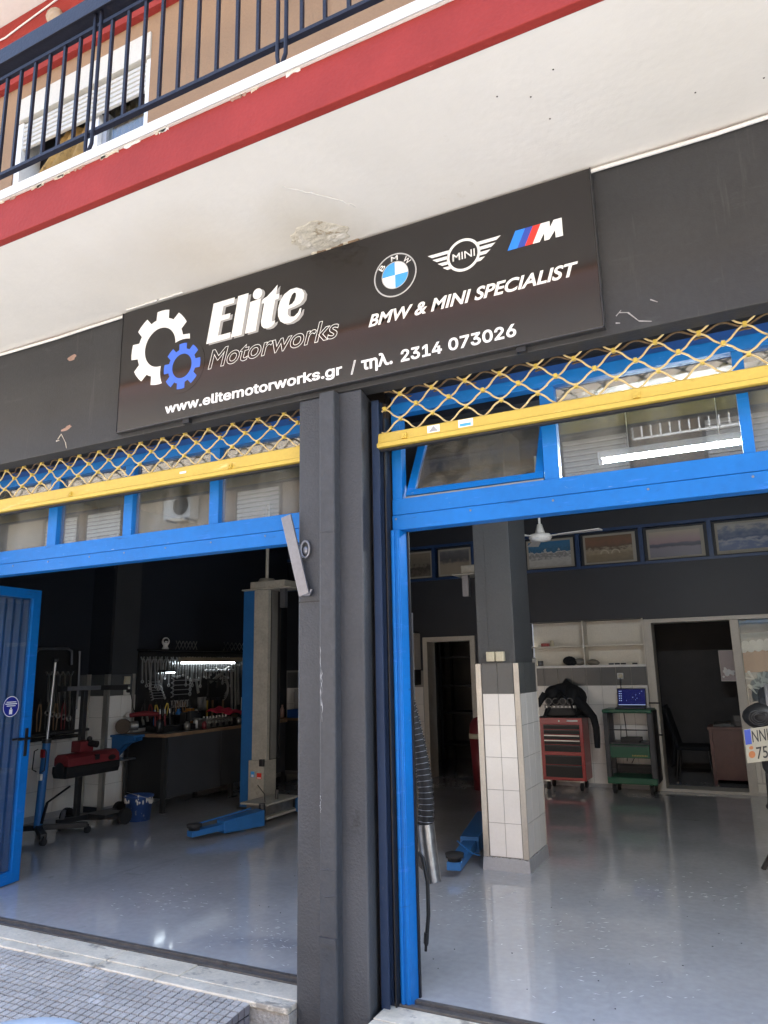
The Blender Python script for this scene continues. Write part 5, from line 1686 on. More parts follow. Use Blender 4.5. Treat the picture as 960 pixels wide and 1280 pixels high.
def lift_post(label, px, py, mirror=1):
    """px = x of the front panel's left edge, py = front face"""
    t = thing('lift_post', label, 'car lift', (px+.3, py+.2, 0), 'posts of the two post car lift')

    def bx(a, b, *r):
        xa, xb = (px+a, px+b) if mirror > 0 else (px+.6-b, px+.6-a)
        return (xa, xb)+r
    MB().box(*bx(.0, .165, py+.01, py+.26, .02, 2.59)).build('back_cover', M_LIFTBL, t, .004)
    MB().box(*bx(.172, .385, py, py+.06, .5605, 2.59)).build('column_plate', M_BEIGE, t, .004)
    MB().box(*bx(.135, .36, py-.012, py+.24, .03, .56)).build('lower_housing', M_BEIGE, t, .006)
    MB().box(*bx(.18, .365, py+.0605, py+.26, .5605, 2.59)).build('column_core', M_BLACK, t)
    MB().box(*bx(.3655, .38, py+.10, py+.21, .57, 2.588)).build('carriage_rail', mat('grey_rail_paint', (.20, .195, .18), .5, var=.15), t)
    MB().box(*bx(.34, .385, py+.262, py+.275, .57, 2.588)).build('rear_flange', M_BLACK, t)
    q = MB().box(*bx(-.01, .72, py-.03, py+.30, 2.592, 2.612)).box(*bx(.10, .62, py+.0, py+.28, 2.6125, 2.70))
    q.build('cap', M_BEIGE, t, .012)
    a_ = bx(.16, .36, 0)
    MB().lathe([(.0, .05), (.09, .045), (.12, 0)], ((a_[0]+a_[1])/2, py+.14, 2.70), n=20).build('motor_dome', M_BEIGE, t)
    MB().box(*bx(.545, .615, py+.02, py+.08, 2.36, 2.59)).build('limit_switch', M_GALV, t)
    MB().box(*bx(-.02, .62, py-.02, py+.52, .0, .028)).build('base_plate', M_DKSTEEL, t)
    MB().cyl(((a_[0]+a_[1])/2, py+.14, 2.75), ((a_[0]+a_[1])/2, py+.14, 3.719), .022, 10).build('conduit', M_BEIGE, t)
    return t


LPX, LPY = -5.70, 4.05
l1 = lift_post('blue and beige two post lift column standing in the left bay', LPX, LPY)
for zz, xx, w_, m_ in ((.40, -5.50, .055, M_PSKY), (.385, -5.405, .065, M_PRED)):
    MB().box(xx-w_/2, xx+w_/2, LPY-.0145, LPY-.0125, zz-.03, zz+.035).build('sticker', m_, l1)
MB().box(-5.515, -5.485, LPY-.016, LPY-.0147, .375, .40).build('sticker', M_PWHITE, l1)
MB().box(-5.43, -5.38, LPY-.016, LPY-.0147, .36, .372).build('sticker', M_PWHITE, l1)
MB().box(-5.385, -5.325, LPY-.05, LPY-.013, .50, .58).build('release_box', M_DKSTEEL, l1, .006)
la1 = MB().box(-5.20, -4.84, 3.42, 4.03, .05, .075).build('carriage_plate', M_BEIGE, l1, .003)
MB().box(-5.20, -4.84, 3.42, 4.03, .185, .205).build('upper_plate', M_BEIGE, la1, .003)
MB().box(-5.16, -4.90, 3.48, 4.0, .076, .184).build('carriage_block', M_IRON, la1)
MB().cyl((-4.86, 3.35, .04), (-4.86, 3.35, .225), .035, 12).cyl((-4.95, 3.75, .205), (-4.95, 3.75, .30), .02, 10).build('pivot_pin', M_DKSTEEL, la1)
MB().tube([(-4.93, 3.5, .21), (-4.90, 3.45, .30), (-4.96, 3.40, .40)], .005, 5).build('wire', M_DKSTEEL, la1)


def lift_arm(par, p0, p1, w0, h0, w1, h1):
    p0, p1 = Vector(p0), Vector(p1)
    mid = p0.lerp(p1, .58)
    q = MB()
    q.bar(p0, mid, w0, h0, w1=(w0+w1)/2, h1=(h0+h1)/2)
    t = q.build('lift_arm', M_LIFTBL, par, .004)
    q = MB()
    q.bar(p0.lerp(p1, .50), p1, w1*.85, h1*.8, w1=w1*.8, h1=h1*.7)
    q.build('inner_tube', M_LIFTBL, t, .003)
    MB().lathe([(0, 0), (.055, 0), (.055, .02), (.07, .025), (.075, .055), (0, .06)], p1-(p1-p0).normalized()*.05+Vector((0, 0, h1*.35)), n=18).build('rubber_pad', M_RUBBER, t)
    return t


a1 = lift_arm(l1, (-4.83, 3.28, .105), (-5.08, 2.48, .075), .15, .155, .12, .075)
lift_arm(l1, (-4.80, 3.95, .115), (-4.35, 4.75, .085), .15, .15, .12, .08)
bb = MB().tube([(-4.93, 3.25, .19), (-5.03, 2.85, .16), (-5.15, 2.55, .13)], .009, 6)
bb.build('release_rod', M_LIFTBL, a1)
l2 = lift_post('blue and beige lift column standing behind the tiled pillar', -2.79, 4.15, mirror=-1)
a2 = lift_arm(l2, (-2.53, 3.85, .125), (-2.28, 2.30, .085), .19, .17, .14, .085)
MB().tube([(-2.42, 2.75, .17), (-2.25, 2.62, .12), (-2.17, 2.60, .11)], .006, 5).build('cord', M_LIFTBL, a2)

# ------------------------------------------------------------------ left bay: tool boards, jack, headlight tester, bucket


def P2(a, b):
    return lambda y, z, d: Vector((a+d*b, y, z))


bda = thing('tool_board', 'tall black tool board with long tools on the left wall behind the blue jack', 'tool board', (-7.36, 2.68, .9))
MB().box(-7.411, -7.36, 2.30, 3.02, .92, 1.90).build('board', M_BLACK, bda, .004)
MB().box(-7.36, -7.25, 2.28, 3.03, .88, .915).build('tray', M_BLACK, bda, .003)
q = MB()
q.tube([(-7.33, 2.36, 1.70), (-7.32, 2.37, 1.86), (-7.32, 2.41, 1.90), (-7.32, 2.80, 1.91), (-7.32, 2.86, 1.88), (-7.33, 2.88, 1.72)], .016, 8)
q.build('top_tube', M_GALV, bda)
MB().tube([(-7.33, 2.99, 1.88), (-7.32, 2.995, 1.5), (-7.32, 2.985, 1.2)], .013, 8).build('side_tube', M_GALV, bda)


def wrench(L_, m=None):
    """a combination spanner in the YZ plane, ring end at the bottom"""
    b = MB()
    b.bar((0, 0, -.02), (0, 0, -L_+.02), .006, L_*.055, up=(1, 0, 0))
    b.lathe([(L_*.035, -.004), (L_*.07, -.004), (L_*.07, .004), (L_*.035, .004), (L_*.035, -.004)], (0, 0, -L_), (1, 0, 0), 12)
    for s_ in (-1, 1):
        b.bar((0, s_*L_*.03, -.03), (0, s_*L_*.075, .012), .008, L_*.045, up=(1, 0, 0))
    return b.build('wrench', m or M_CHROME, None, 0, base=(0, 0, 0))


def pliers(L_, mh):
    r_ = thing('pliers', 'x', 'pliers', (0, 0, 0))
    b = MB()
    b.bar((0, -.012, 0), (0, .004, .06), .012, .012).bar((0, .012, 0), (0, -.004, .06), .012, .012)
    b.build('jaw', M_DKSTEEL, r_)
    for s_ in (-1, 1):
        b = MB()
        b.tube([(0, s_*.010, 0), (0, s_*.028, -L_*.35), (0, s_*.024, -L_*.7), (0, s_*.018, -L_)], .008, 6)
        b.build('handle', mh, r_)
    return r_


def put(o, loc, label, cat, group, rot=None, copy=True, scale=None):
    if copy:
        o = dup(o, loc, label, group, scale)
    else:
        o.location = loc
        tag(o, label, cat, group)
        if scale:
            o.scale = scale
    if rot:
        o.rotation_euler = rot
    o['category'] = cat
    return o


# long spanners and pliers on the first board
wl = wrench(.50, M_STEEL)
for k in range(5):
    put(wl, (-7.335, 2.58+.075*k, 1.63), 'long steel bar spanner hanging on the black board behind the blue jack', 'spanner', 'long spanners on the left board', (R(2), 0, 0), copy=k > 0, scale=(1, 1, .9+.04*k))
plr = pliers(.30, M_DKSTEEL)
hcol = [M_DKSTEEL, M_WOOD, M_DKSTEEL, M_WOOD, M_REDD, M_DKSTEEL]
for k in range(6):
    o = put(plr, (-7.335, 2.38+.11*k, 1.28), ['dark pliers', 'wooden handled pliers', 'second dark pliers', 'second wooden handled pliers', 'red handled pliers', 'rightmost dark pliers'][k]+' hanging low on the black board behind the blue jack', 'pliers', 'pliers on the left board', None, copy=k > 0)
    for ch in o.children:
        if ch.name.startswith('handle'):
            ch.data = ch.data.copy() if k else ch.data
            ch.data.materials[0] = hcol[k]
tag(MB().bar((-7.335, 2.30, 1.33), (-7.335, 2.34, 1.05), .02, .03).build('tool', M_YEL), 'yellow handled tool at the left end of the black board', 'tool')
tag(MB().bar((-7.26, 2.20, .94), (-7.2, 3.08, .965), .03, .03).ball((-7.235, 2.6, .955), .03, .05, .035, 8).build('pry_bar', M_DKSTEEL), 'dark pry bar lying along the foot of the left tool board', 'bar')

jk_ = thing('transmission_jack', 'tall blue transmission jack with chrome rod on a black wheeled base', 'jack', (-6.68, 2.05, 0))
MB().cyl((-6.68, 2.05, .10), (-6.64, 2.05, .93), .042, 16, .040).build('cylinder', M_LIFTBL, jk_)
MB().cyl((-6.64, 2.05, .93), (-6.60, 2.05, 1.74), .014, 10).build('rod', M_CHROME, jk_)
MB().cyl((-6.642, 2.05, .92), (-6.640, 2.05, .96), .046, 16).build('collar', M_DKSTEEL, jk_)
MB().lathe([(.0, 0), (.02, 0), (.03, .02), (.03, .035), (0, .035)], (-6.60, 2.05, 1.735), n=12).build('saddle', M_DKSTEEL, jk_)
MB().tube([(-6.60, 2.0, .86), (-6.56, 1.99, .84), (-6.57, 1.99, .66), (-6.62, 2.0, .64)], .006, 6).tube([(-6.70, 2.0, .86), (-6.74, 1.99, .84), (-6.75, 1.99, .66), (-6.70, 2.0, .64)], .006, 6).build('handle_loop', M_BLACK, jk_)
MB().box(-6.65, -6.60, 1.99, 2.01, .78, .86).build('pump_label', M_REDP, jk_)
MB().box(-6.665, -6.615, 1.985, 2.01, .56, .62).build('white_label', M_WPLAST, jk_)
for dx, dy in ((-.34, .30), (.36, -.22), (.30, .36), (-.33, -.20)):
    lg = MB().bar((-6.68, 2.05, .10), (-6.68+dx, 2.05+dy, .085), .06, .05).build('leg', M_BLACK, jk_, .004)
    MB().cyl((-6.68+dx-.015, 2.05+dy, .035), (-6.68+dx+.015, 2.05+dy, .035), .035, 14).bar((-6.68+dx, 2.05+dy, .09), (-6.68+dx, 2.05+dy, .035), .035, .012).build('caster', M_RUBBER, lg)
MB().bar((-6.63, 2.05, .14), (-6.58, 2.06, .34), .02, .02).bar((-6.58, 2.06, .34), (-6.34, 2.12, .50), .02, .016).build('foot_pedal', M_BLACK, jk_)

ht_ = thing('headlight_tester', 'red and black headlight tester box on a dark post with wheeled base', 'headlight tester', (-6.52, 2.4, 0))
HX = -6.71


def tp(a, b, d):
    return (HX+a, d, b)


MB().bar((-6.75, 2.585, .06), (-6.745, 2.585, 1.43), .055, .055).build('post', M_DKSTEEL, ht_, .004)
MB().prism([(.02, .548), (.205, .548), (.225, .60), (.222, .665), (-.004, .665), (-.008, .60)], tp, 2.20, 2.91).build('lower_box', M_BLACK, ht_, .008)
MB().prism([(-.004, .666), (.222, .666), (.212, .745), (.16, .782), (.04, .782), (.0, .745)], tp, 2.215, 2.905).build('red_cover', M_REDD, ht_, .008)
MB().lathe([(.0, .012), (.055, .012), (.075, 0)], (HX+.11, 2.198, .635), (0, -1, 0), 20).build('lens', M_BLACK, ht_)
MB().box(HX+.20, HX+.2215, 2.56, 2.62, .70, .755).build('badge', M_BLACK, ht_)
b = MB()
b.add([(HX+.2235, 2.79+.055*math.cos(2*PI*k/20), .705+.028*math.sin(2*PI*k/20)) for k in range(20)], [tuple(range(20))])
b.build('badge', M_BLACK, ht_)
MB().box(HX-.0, HX+.14, 2.42, 2.60, .784, .90).build('bracket', M_REDD, ht_, .006)
MB().cyl((HX+.13, 2.55, .87), (HX+.22, 2.58, .86), .035, 12).ball((HX+.16, 2.52, .92), .03, .03, .03, 8).build('clamp_knob', M_BLACK, ht_)
MB().bar((-6.71, 2.30, 1.455), (-6.66, 2.72, 1.455), .04, .045).build('top_bar', M_GALV, ht_)
MB().bar((-6.66, 2.72, 1.455), (-6.60, 3.06, 1.445), .055, .055).build('handle_grip', M_BLACK, ht_)
MB().bar((-6.72, 2.22, 1.455), (-6.71, 2.30, 1.455), .06, .06).build('handle_end', M_BLACK, ht_)
MB().bar((-6.98, 2.60, .075), (-6.36, 2.92, .075), .07, .05).build('base_bar', M_DKSTEEL, ht_)
MB().bar((-6.76, 2.36, .085), (-6.72, 3.10, .085), .07, .05).build('base_bar', M_DKSTEEL, ht_)
for xx, yy, r_ in ((-6.34, 2.88, .085), (-6.98, 2.66, .085), (-6.72, 3.16, .085)):
    MB().cyl((xx-.02, yy, r_), (xx+.02, yy, r_), r_, 18).build('wheel', M_RUBBER, ht_)
cst = MB().cyl((-6.765, 2.38, .04), (-6.735, 2.38, .04), .04, 14).build('caster', M_RUBBER, ht_)
MB().bar((-6.75, 2.42, .20), (-6.75, 2.40, .06), .035, .03).build('caster_fork', M_GALV, cst)
MB().box(-6.66, -6.40, 2.66, 2.95, .10, .125).build('base_tray', M_DKSTEEL, ht_)

bk_ = thing('bucket', 'blue paint bucket splashed with white paint on the floor by the bench', 'bucket', (-6.38, 3.12, 0))
MB().lathe([(0, 0), (.125, 0), (.150, .245), (.160, .247), (.160, .264), (.142, .264), (.118, .03), (0, .03)], (-6.38, 3.12, 0), n=26).build('body', mat('splashed_blue_bucket', (.03, .08, .26), .5, var=.1, wear=[((.62, .61, .58), .60, (11, 11, 7))]), bk_)
q = MB()
q.tube([(-6.38+.162*math.cos(a), 3.12+.162*math.sin(a), .255-.06*math.sin((a+.4)*1.0)) for a in [R(-100+10*k) for k in range(20)]], .004, 5)
q.build('wire_handle', M_STEEL, bk_)
random.seed(9)
q = MB()
for k in range(18):
    a = R(random.uniform(-140, 40))
    q.ball((-6.38+.151*math.cos(a), 3.12+.151*math.sin(a), .250+random.uniform(-.05, .015)), .010, .010, random.uniform(.012, .045), 7)
tag(q.build('paint_drip', M_WHIPAINT, bk_), kind='stuff')

for zz, nm, lab in ((1.475, 'light_switch', 'cream light switch on the dark tile band left of the bench'), (1.345, 'wall_socket', 'white wall socket with a black plug left of the bench')):
    t = thing(nm, lab, 'switch' if nm == 'light_switch' else 'socket', (-7.05, 3.50, zz))
    MB().box(-7.0575, -7.035, 3.455, 3.545, zz, zz+.095).build('plate', M_CREAM if nm == 'light_switch' else M_WPLAST, t, .005)
    if nm == 'wall_socket':
        MB().cyl((-7.034, 3.50, zz+.048), (-6.99, 3.50, zz+.048), .022, 12).build('plug', M_BLACK, t)
        MB().tube([(-6.99, 3.50, zz+.048), (-6.97, 3.51, zz-.02), (-6.98, 3.55, zz-.16), (-6.97, 3.60, zz-.24)], .006, 6).build('cord', M_BLACK, t)
    else:
        MB().box(-7.034, -7.030, 3.475, 3.525, zz+.02, zz+.075).build('rocker', M_CREAM, t, .002)

# ------------------------------------------------------------------ workbench with tool wall
BX = -6.35
wb = thing('workbench', 'long dark grey workbench with worn wooden top edge in the left bay', 'workbench', (-6.7, 5.0, 0))
MB().box(-7.05, BX-.005, 3.47, 6.0, .855, .889).build('top', M_BENCH, wb)
MB().box(BX-.0045, BX+.012, 3.468, 6.0, .853, .892).box(-7.05, BX-.005, 3.455, 3.4695, .853, .892).build('edge_strip', M_WOOD, wb, .002)
for k, (ya, yb) in enumerate(((3.53, 4.50), (4.505, 5.25), (5.255, 5.98))):
    MB().box(BX-.03, BX-.006, ya, yb, .16, .852).build('front_panel', M_BENCH, wb, .003)
MB().box(-7.0, BX-.05, 3.50, 3.52, .16, .852).build('side_panel', M_BLACK, wb)
for yy in (3.49, 4.75, 5.96):
    for xx in (BX-.03, -6.98):
        MB().box(xx-.022, xx+.022, yy-.022, yy+.022, .0, .852).build('leg', M_DKSTEEL, wb)
MB().box(BX-.04, BX+.05, 3.44, 3.50, .0, .006).build('foot_plate', M_GALV, wb)

twb = thing('tool_board', 'black tool wall above the workbench covered in hanging tools', 'tool board', (-7.0, 4.7, .93))
MB().box(-7.057, -7.035, 3.66, 6.0, .93, 1.87).build('board', M_BLACK, twb)
MB().box(-7.057, -6.86, 3.62, 6.0, 1.885, 1.905).build('shelf', M_BLACK, twb)
random.seed(17)
ws_ = wrench(.26)
wbz = wrench(.34)
GR = 'spanners in the top row of the tool wall'
n_ = 34
for k in range(n_):
    yy = 3.72+.054*k
    proto = wbz if k % 3 == 0 or k < 8 else ws_
    L_ = .75+.35*abs(math.sin(k*.23+.4))
    put(proto, (-7.026-.0*k, yy, 1.80-.03*(k % 2)), 'chrome combination spanner hanging in the long top row of the tool wall', 'spanner', GR,
        (R(random.uniform(-4, 9) if k < 12 else random.uniform(-3, 3)), 0, 0), copy='label' in proto, scale=(1, 1, L_))
for j in range(7):
    put(ws_, (-7.02, 3.84+.012*j, 1.49-.035*j), 'small chrome spanner lying level in the left stack on the tool wall', 'spanner', 'left stack of level spanners', (R(90), 0, 0), scale=(1, 1, .72+.03*j))
for j in range(4):
    put(wbz, (-7.02, 4.27, 1.50-.062*j), 'large chrome spanner lying level in the middle stack on the tool wall', 'spanner', 'middle stack of level spanners', (R(90), 0, 0), scale=(1, 1.3, 1.05))
for j in range(10):
    put(ws_, (-7.02, 4.28+.034*j, 1.235), 'little chrome spanner in the short row under the level spanners', 'spanner', 'short row of little spanners', (R(3), 0, 0), scale=(1, .8, .32))
tag(MB().bar((-7.02, 4.74, 1.50), (-7.02, 4.80, 1.32), .02, .035).bar((-7.02, 4.70, 1.49), (-7.02, 4.80, 1.50), .03, .03).build('ratchet', M_CHROME), 'chrome ratchet hanging right of the level spanners', 'ratchet')
for j in range(5):
    tag(MB().bar((-7.01, 4.80+.035*j, 1.26), (-7.01, 4.805+.035*j, 1.08), .02, .020).build('chisel', M_CHROME), 'bright steel chisel in the row right of the pliers', 'chisel', 'steel chisels on the tool wall')
pj = pliers(.17, M_DKSTEEL)
pcs = [M_DKSTEEL, M_REDD, M_YEL, M_BLACK, M_YEL, M_DKSTEEL, M_WOOD, M_WOOD, M_DKSTEEL]
for k in range(9):
    o = put(pj, (-7.02, 3.78+.105*k, 1.22-.01*(k % 3)), ['steel pliers', 'red handled pliers', 'yellow handled pliers', 'black pliers', 'amber handled pliers', 'dark steel pliers', 'wooden handled pliers', 'brown handled pliers', 'grey pliers'][k]+' in the tool wall row, number %s from the left' % ['one', 'two', 'three', 'four', 'five', 'six', 'seven', 'eight', 'nine'][k], 'pliers', 'pliers row on the tool wall', (R(random.uniform(-12, 12)), 0, 0), copy=k > 0)
    for ch in o.children:
        if ch.name.startswith('handle'):
            if k:
                ch.data = ch.data.copy()
            ch.data.materials[0] = pcs[k]
for k in range(4):
    r__ = .06+.022*k
    q = MB()
    q.tube([(-7.0, 5.35-.015*k+r__*math.cos(R(a)), 1.37+r__*1.35*math.sin(R(a))) for a in range(-85, 100, 12)], .009, 6)
    tag(q.build('clamp', M_STEEL), 'curved steel clamp nested with three others on the tool wall', 'clamp', 'curved clamps on the tool wall')
q = MB()
q.bar((-7.0, 5.02, 1.46), (-7.0, 5.40, 1.64), .02, .035).tube([(-7.0, 5.12, 1.66), (-7.0, 5.22, 1.62), (-7.0, 5.30, 1.62), (-7.0, 5.44, 1.68)], .015, 6)
tag(q.build('pipe_wrench', M_STEEL), 'large steel pipe wrench slanting above the clamps', 'wrench')
q = MB()
q.bar((-7.0, 4.98, 1.50), (-7.0, 4.98, 1.28), .02, .025).bar((-7.0, 4.98, 1.50), (-7.0, 5.18, 1.48), .02, .03).bar((-7.0, 5.16, 1.46), (-7.0, 5.16, 1.38), .02, .03)
tag(q.build('puller', M_DKSTEEL), 'dark bearing puller left of the curved clamps', 'puller')
for k, yy in enumerate((5.48, 5.56, 5.63)):
    q = MB()
    q.bar((-6.99, yy, 1.70), (-6.98, yy+.02, 1.0+.06*k), .018, .030).ball((-6.98, yy, 1.70), .02, .03, .03, 8)
    tag(q.build('torque_wrench', M_STEEL), ['leftmost of the three long upright torque wrenches at the right end of the tool wall', 'middle one of the three long torque wrenches on the tool wall', 'torque wrench nearest the lift column on the tool wall'][k], 'torque wrench', 'torque wrenches at the right end')
for k, (yy, mh) in enumerate(((4.98, M_YEL), (5.10, M_WOOD), (5.22, M_DKSTEEL), (5.33, M_WOOD))):
    q = thing('hammer', ['hammer with yellow handle hanging at the lower tool wall', 'hammer with wooden handle next to the yellow one', 'hammer with dark handle near the red cloth', 'hammer with wooden handle furthest right on the tool wall'][k], 'hammer', (-7.01, yy, 1.0), 'hammers on the tool wall')
    MB().bar((-7.01, yy, 1.22), (-7.01, yy, .99), .018, .024).build('handle', mh, q)
    MB().bar((-7.01, yy-.045, 1.225), (-7.01, yy+.045, 1.225), .03, .032).build('head', M_DKSTEEL, q)

random.seed(41)
for k in range(14):
    yy = 3.74+.07*k
    zz = random.uniform(1.06, 1.14)
    L_ = random.uniform(.10, .2)
    q = MB()
    q.bar((-7.0, yy, zz), (-6.99, yy+random.uniform(-.02, .02), zz-L_*.5), .014, .014).bar((-6.995, yy, zz-L_*.5), (-6.99, yy+random.uniform(-.02, .02), zz-L_), .026, .024)
    tag(q.build('hand_tool', random.choice([M_STEEL, M_DKSTEEL, M_REDD, M_BLACK, M_STEEL, M_LIFTBL])), 'small hand tool in the crowded lowest row just above the bench', 'hand tool', 'lowest row of hand tools')
for k in range(8):
    yy = 4.92+.085*k
    tag(MB().lathe([(.014, -.02), (.022, -.018), (.022, .02), (.014, .02)], (-7.0, yy, 1.62), (1, 0, 0), 12).build('socket', M_CHROME), 'round chrome socket on the right half of the tool wall', 'socket', 'chrome sockets on the tool wall')
for k, (yy, xx, hh, rr__, m_, lab) in enumerate(((3.62, -6.60, .16, .035, M_DKSTEEL, 'dark spray can at the left end of the bench'), (3.98, -6.48, .11, .04, M_IRON, 'grey metal cup left of the vice'), (4.28, -6.46, .09, .03, M_REDD, 'small red tin in front of the white bottle'), (4.98, -6.45, .10, .035, M_STEEL, 'steel cup in front of the red cloth'), (5.12, -6.50, .14, .03, M_BLACK, 'black bottle beneath the torque wrenches'), (4.34, -6.95, .24, .04, M_LIFTBL, 'blue spray can at the back of the bench'), (4.70, -6.96, .22, .04, M_STEEL, 'silver spray can at the back of the bench'))):
    tag(MB().lathe([(0, 0), (rr__, 0), (rr__, hh*.8), (rr__*.5, hh*.9), (rr__*.5, hh), (0, hh)], (xx, yy, .8895), n=14).build('can', m_), lab, 'can')

# bench lamp and things on the shelf
for lab, ya, yb, zz, xx in (('lit tube lamp mounted over the workbench in front of the spanners', 4.30, 5.72, 1.745, -6.93), ('second lit tube lamp further along the wall beyond the lift column', 5.95, 6.55, 1.74, -6.93)):
    t = thing('bench_lamp', lab, 'lamp', (xx, (ya+yb)/2, zz))
    MB().box(xx-.03, xx+.03, ya, yb, zz, zz+.06).build('housing', mat('dusty_lamp_housing', (.20, .16, .11), .6, var=.2), t, .004)
    MB().cyl((xx, ya+.03, zz-.016), (xx, yb-.25, zz-.016), .011, 10).build('tube', M_TUBE2, t)
    MB().bar((xx+.035, ya, zz-.036), (xx+.035, yb, zz-.036), .085, .006).build('glare_stop_lip', mat('dusty_lamp_housing', (.20, .16, .11), .6, var=.2), t)  # lip added under the tube to keep its glare off the floor
tsm = thing('work_light', 'small lit work light hanging among the spanners at left', 'lamp', (-6.96, 4.05, 1.62))
MB().bar((-6.96, 3.95, 1.625), (-6.96, 4.25, 1.625), .03, .03).build('housing', M_BLACK, tsm)
MB().bar((-6.945, 4.07, 1.605), (-6.945, 4.23, 1.605), .012, .010).build('tube', M_TUBE2, tsm)
cam_t = thing('security_camera', 'small white round security camera on the shelf over the tool wall', 'camera', (-6.95, 4.02, 1.905))
MB().lathe([(0, 0), (.045, 0), (.045, .012), (.03, .03), (.03, .055)], (-6.93, 4.02, 1.9055), n=16).build('base', M_WPLAST, cam_t)
MB().ball((-6.93, 4.02, 2.005), .052, .052, .058, 16).build('housing', M_WPLAST, cam_t)
MB().lathe([(0, .052), (.03, .045), (.034, .03)], (-6.93, 4.02, 2.01), (.75, -.62, .1), 14).build('lens', M_BLACK, cam_t)
for lab, ya, yb in (('wire basket lattice on the shelf right of the security camera', 4.2, 4.62), ('wire basket lattice on the shelf near the lift column', 5.2, 5.75)):
    q = MB()
    m_ = 6
    for k in range(m_):
        y0 = ya+(yb-ya)*k/m_
        y1 = ya+(yb-ya)*(k+1)/m_
        q.bar((-6.92, y0, 1.906), (-6.92, y1, 2.02), .007, .007).bar((-6.915, y1, 1.906), (-6.915, y0, 2.02), .007, .007)
    tag(q.build('wire_basket', M_STEEL), lab, 'basket')

# on the bench top
random.seed(23)
q = MB().box(-6.88, -6.66, 3.66, 3.72, .8895, .99)
sr = thing('tool_rack', 'black rack of red handled screwdrivers on the left end of the bench', 'tool rack', (-6.8, 3.9, .89))
MB().box(-6.90, -6.60, 3.70, 4.02, .8895, .955).build('block', M_BLACK, sr)
for k in range(7):
    s_ = MB()
    xx, yy = -6.86+.04*(k % 2)+.1, 3.72+.043*k
    s_.cyl((xx, yy, .955), (xx-.01, yy, 1.10), .012, 8)
    s_.build('screwdriver', M_REDD if k < 5 else M_BLACK, sr)
    MB().cyl((xx-.01, yy, 1.10), (xx-.015, yy, 1.155), .006, 6).build('screwdriver', M_CHROME, sr)
gd = thing('angle_grinder', 'angle grinder with red and white body lying at the end of the bench', 'grinder', (-6.85, 3.55, .89))
MB().tube([(-6.95, 3.48, 1.10), (-6.80, 3.56, 1.12), (-6.62, 3.62, 1.11)], .03, 10, True, [.028, .034, .026]).build('body', M_REDD, gd)
MB().tube([(-6.98, 3.47, 1.10), (-6.95, 3.48, 1.10)], .032, 10).build('nose', M_WPLAST, gd)
bg = thing('bench_grinder', 'bench grinder with round grey wheel on a blue wall bracket', 'bench grinder', (-6.85, 3.36, .72))
MB().cyl((-6.89, 3.33, .985), (-6.87, 3.29, .985), .088, 24).build('wheel', mat('brown_grinding_stone', (.11, .085, .065), .9, var=.2), bg)
MB().cyl((-6.89, 3.35, .985), (-6.80, 3.47, .985), .055, 16).build('motor', M_IRON, bg)
MB().box(-7.04, -6.66, 3.27, 3.45, .86, .885).build('bracket_plate', M_LIFTBL, bg)
MB().prism([(.62, 0), (.859, 0), (.859, .36), (.82, .36), (.78, .2), (.70, .09)], lambda a, b, d: (-7.04+b, d, a), 3.30, 3.32).prism([(.62, 0), (.859, 0), (.859, .36), (.82, .36), (.78, .2), (.70, .09)], lambda a, b, d: (-7.04+b, d, a), 3.41, 3.43).build('bracket_arm', M_LIFTBL, bg)
MB().box(-7.04, -6.78, 3.26, 3.44, .600, .618).build('lower_shelf', M_GALV, bg)
vc = thing('bench_vise', 'black bench vice on the middle of the workbench', 'vice', (-6.62, 4.15, .89))
MB().box(-6.74, -6.54, 4.05, 4.22, .8895, .96).box(-6.70, -6.60, 4.08, 4.18, .96, 1.10).build('body', M_BLACK, vc, .012)
MB().box(-6.56, -6.50, 4.06, 4.20, 1.0, 1.12).build('jaw', M_DKSTEEL, vc, .01)
MB().cyl((-6.50, 4.13, 1.02), (-6.40, 4.13, 1.02), .015, 10).cyl((-6.41, 4.04, 1.02), (-6.41, 4.22, 1.02), .008, 8).build('screw', M_STEEL, vc)
hd = thing('cylinder_head', 'grey cast cylinder head lying on the workbench in front of the red cloth', 'cylinder head', (-6.55, 4.65, .89))
MB().box(-6.66, -6.48, 4.36, 4.90, .8895, 1.00).build('casting', M_IRON, hd, .01)
q = MB()
for k in range(8):
    q.cyl((-6.482, 4.40+.064*k, .96), (-6.462, 4.40+.064*k, .962), .017, 10)
    q.cyl((-6.57, 4.40+.064*k, 1.0), (-6.57, 4.40+.064*k, 1.03), .014, 8)
q.build('stud', M_STEEL, hd)
q = MB()
for k in range(4):
    q.cyl((-6.478, 4.44+.125*k, .922), (-6.472, 4.44+.125*k, .922), .024, 12)
q.build('port', M_BLACK, hd)


def clf(u, v):
    y = 4.74+.52*u+.05*v
    x = -6.82+.36*v
    z = 1.055+.085*math.sin(PI*(1-u)*.9+.2)*(1-.5*v)-.05*u+.014*math.sin(u*14+v*5)+.012*math.sin(v*11+u*4)
    return Vector((x, y, z))


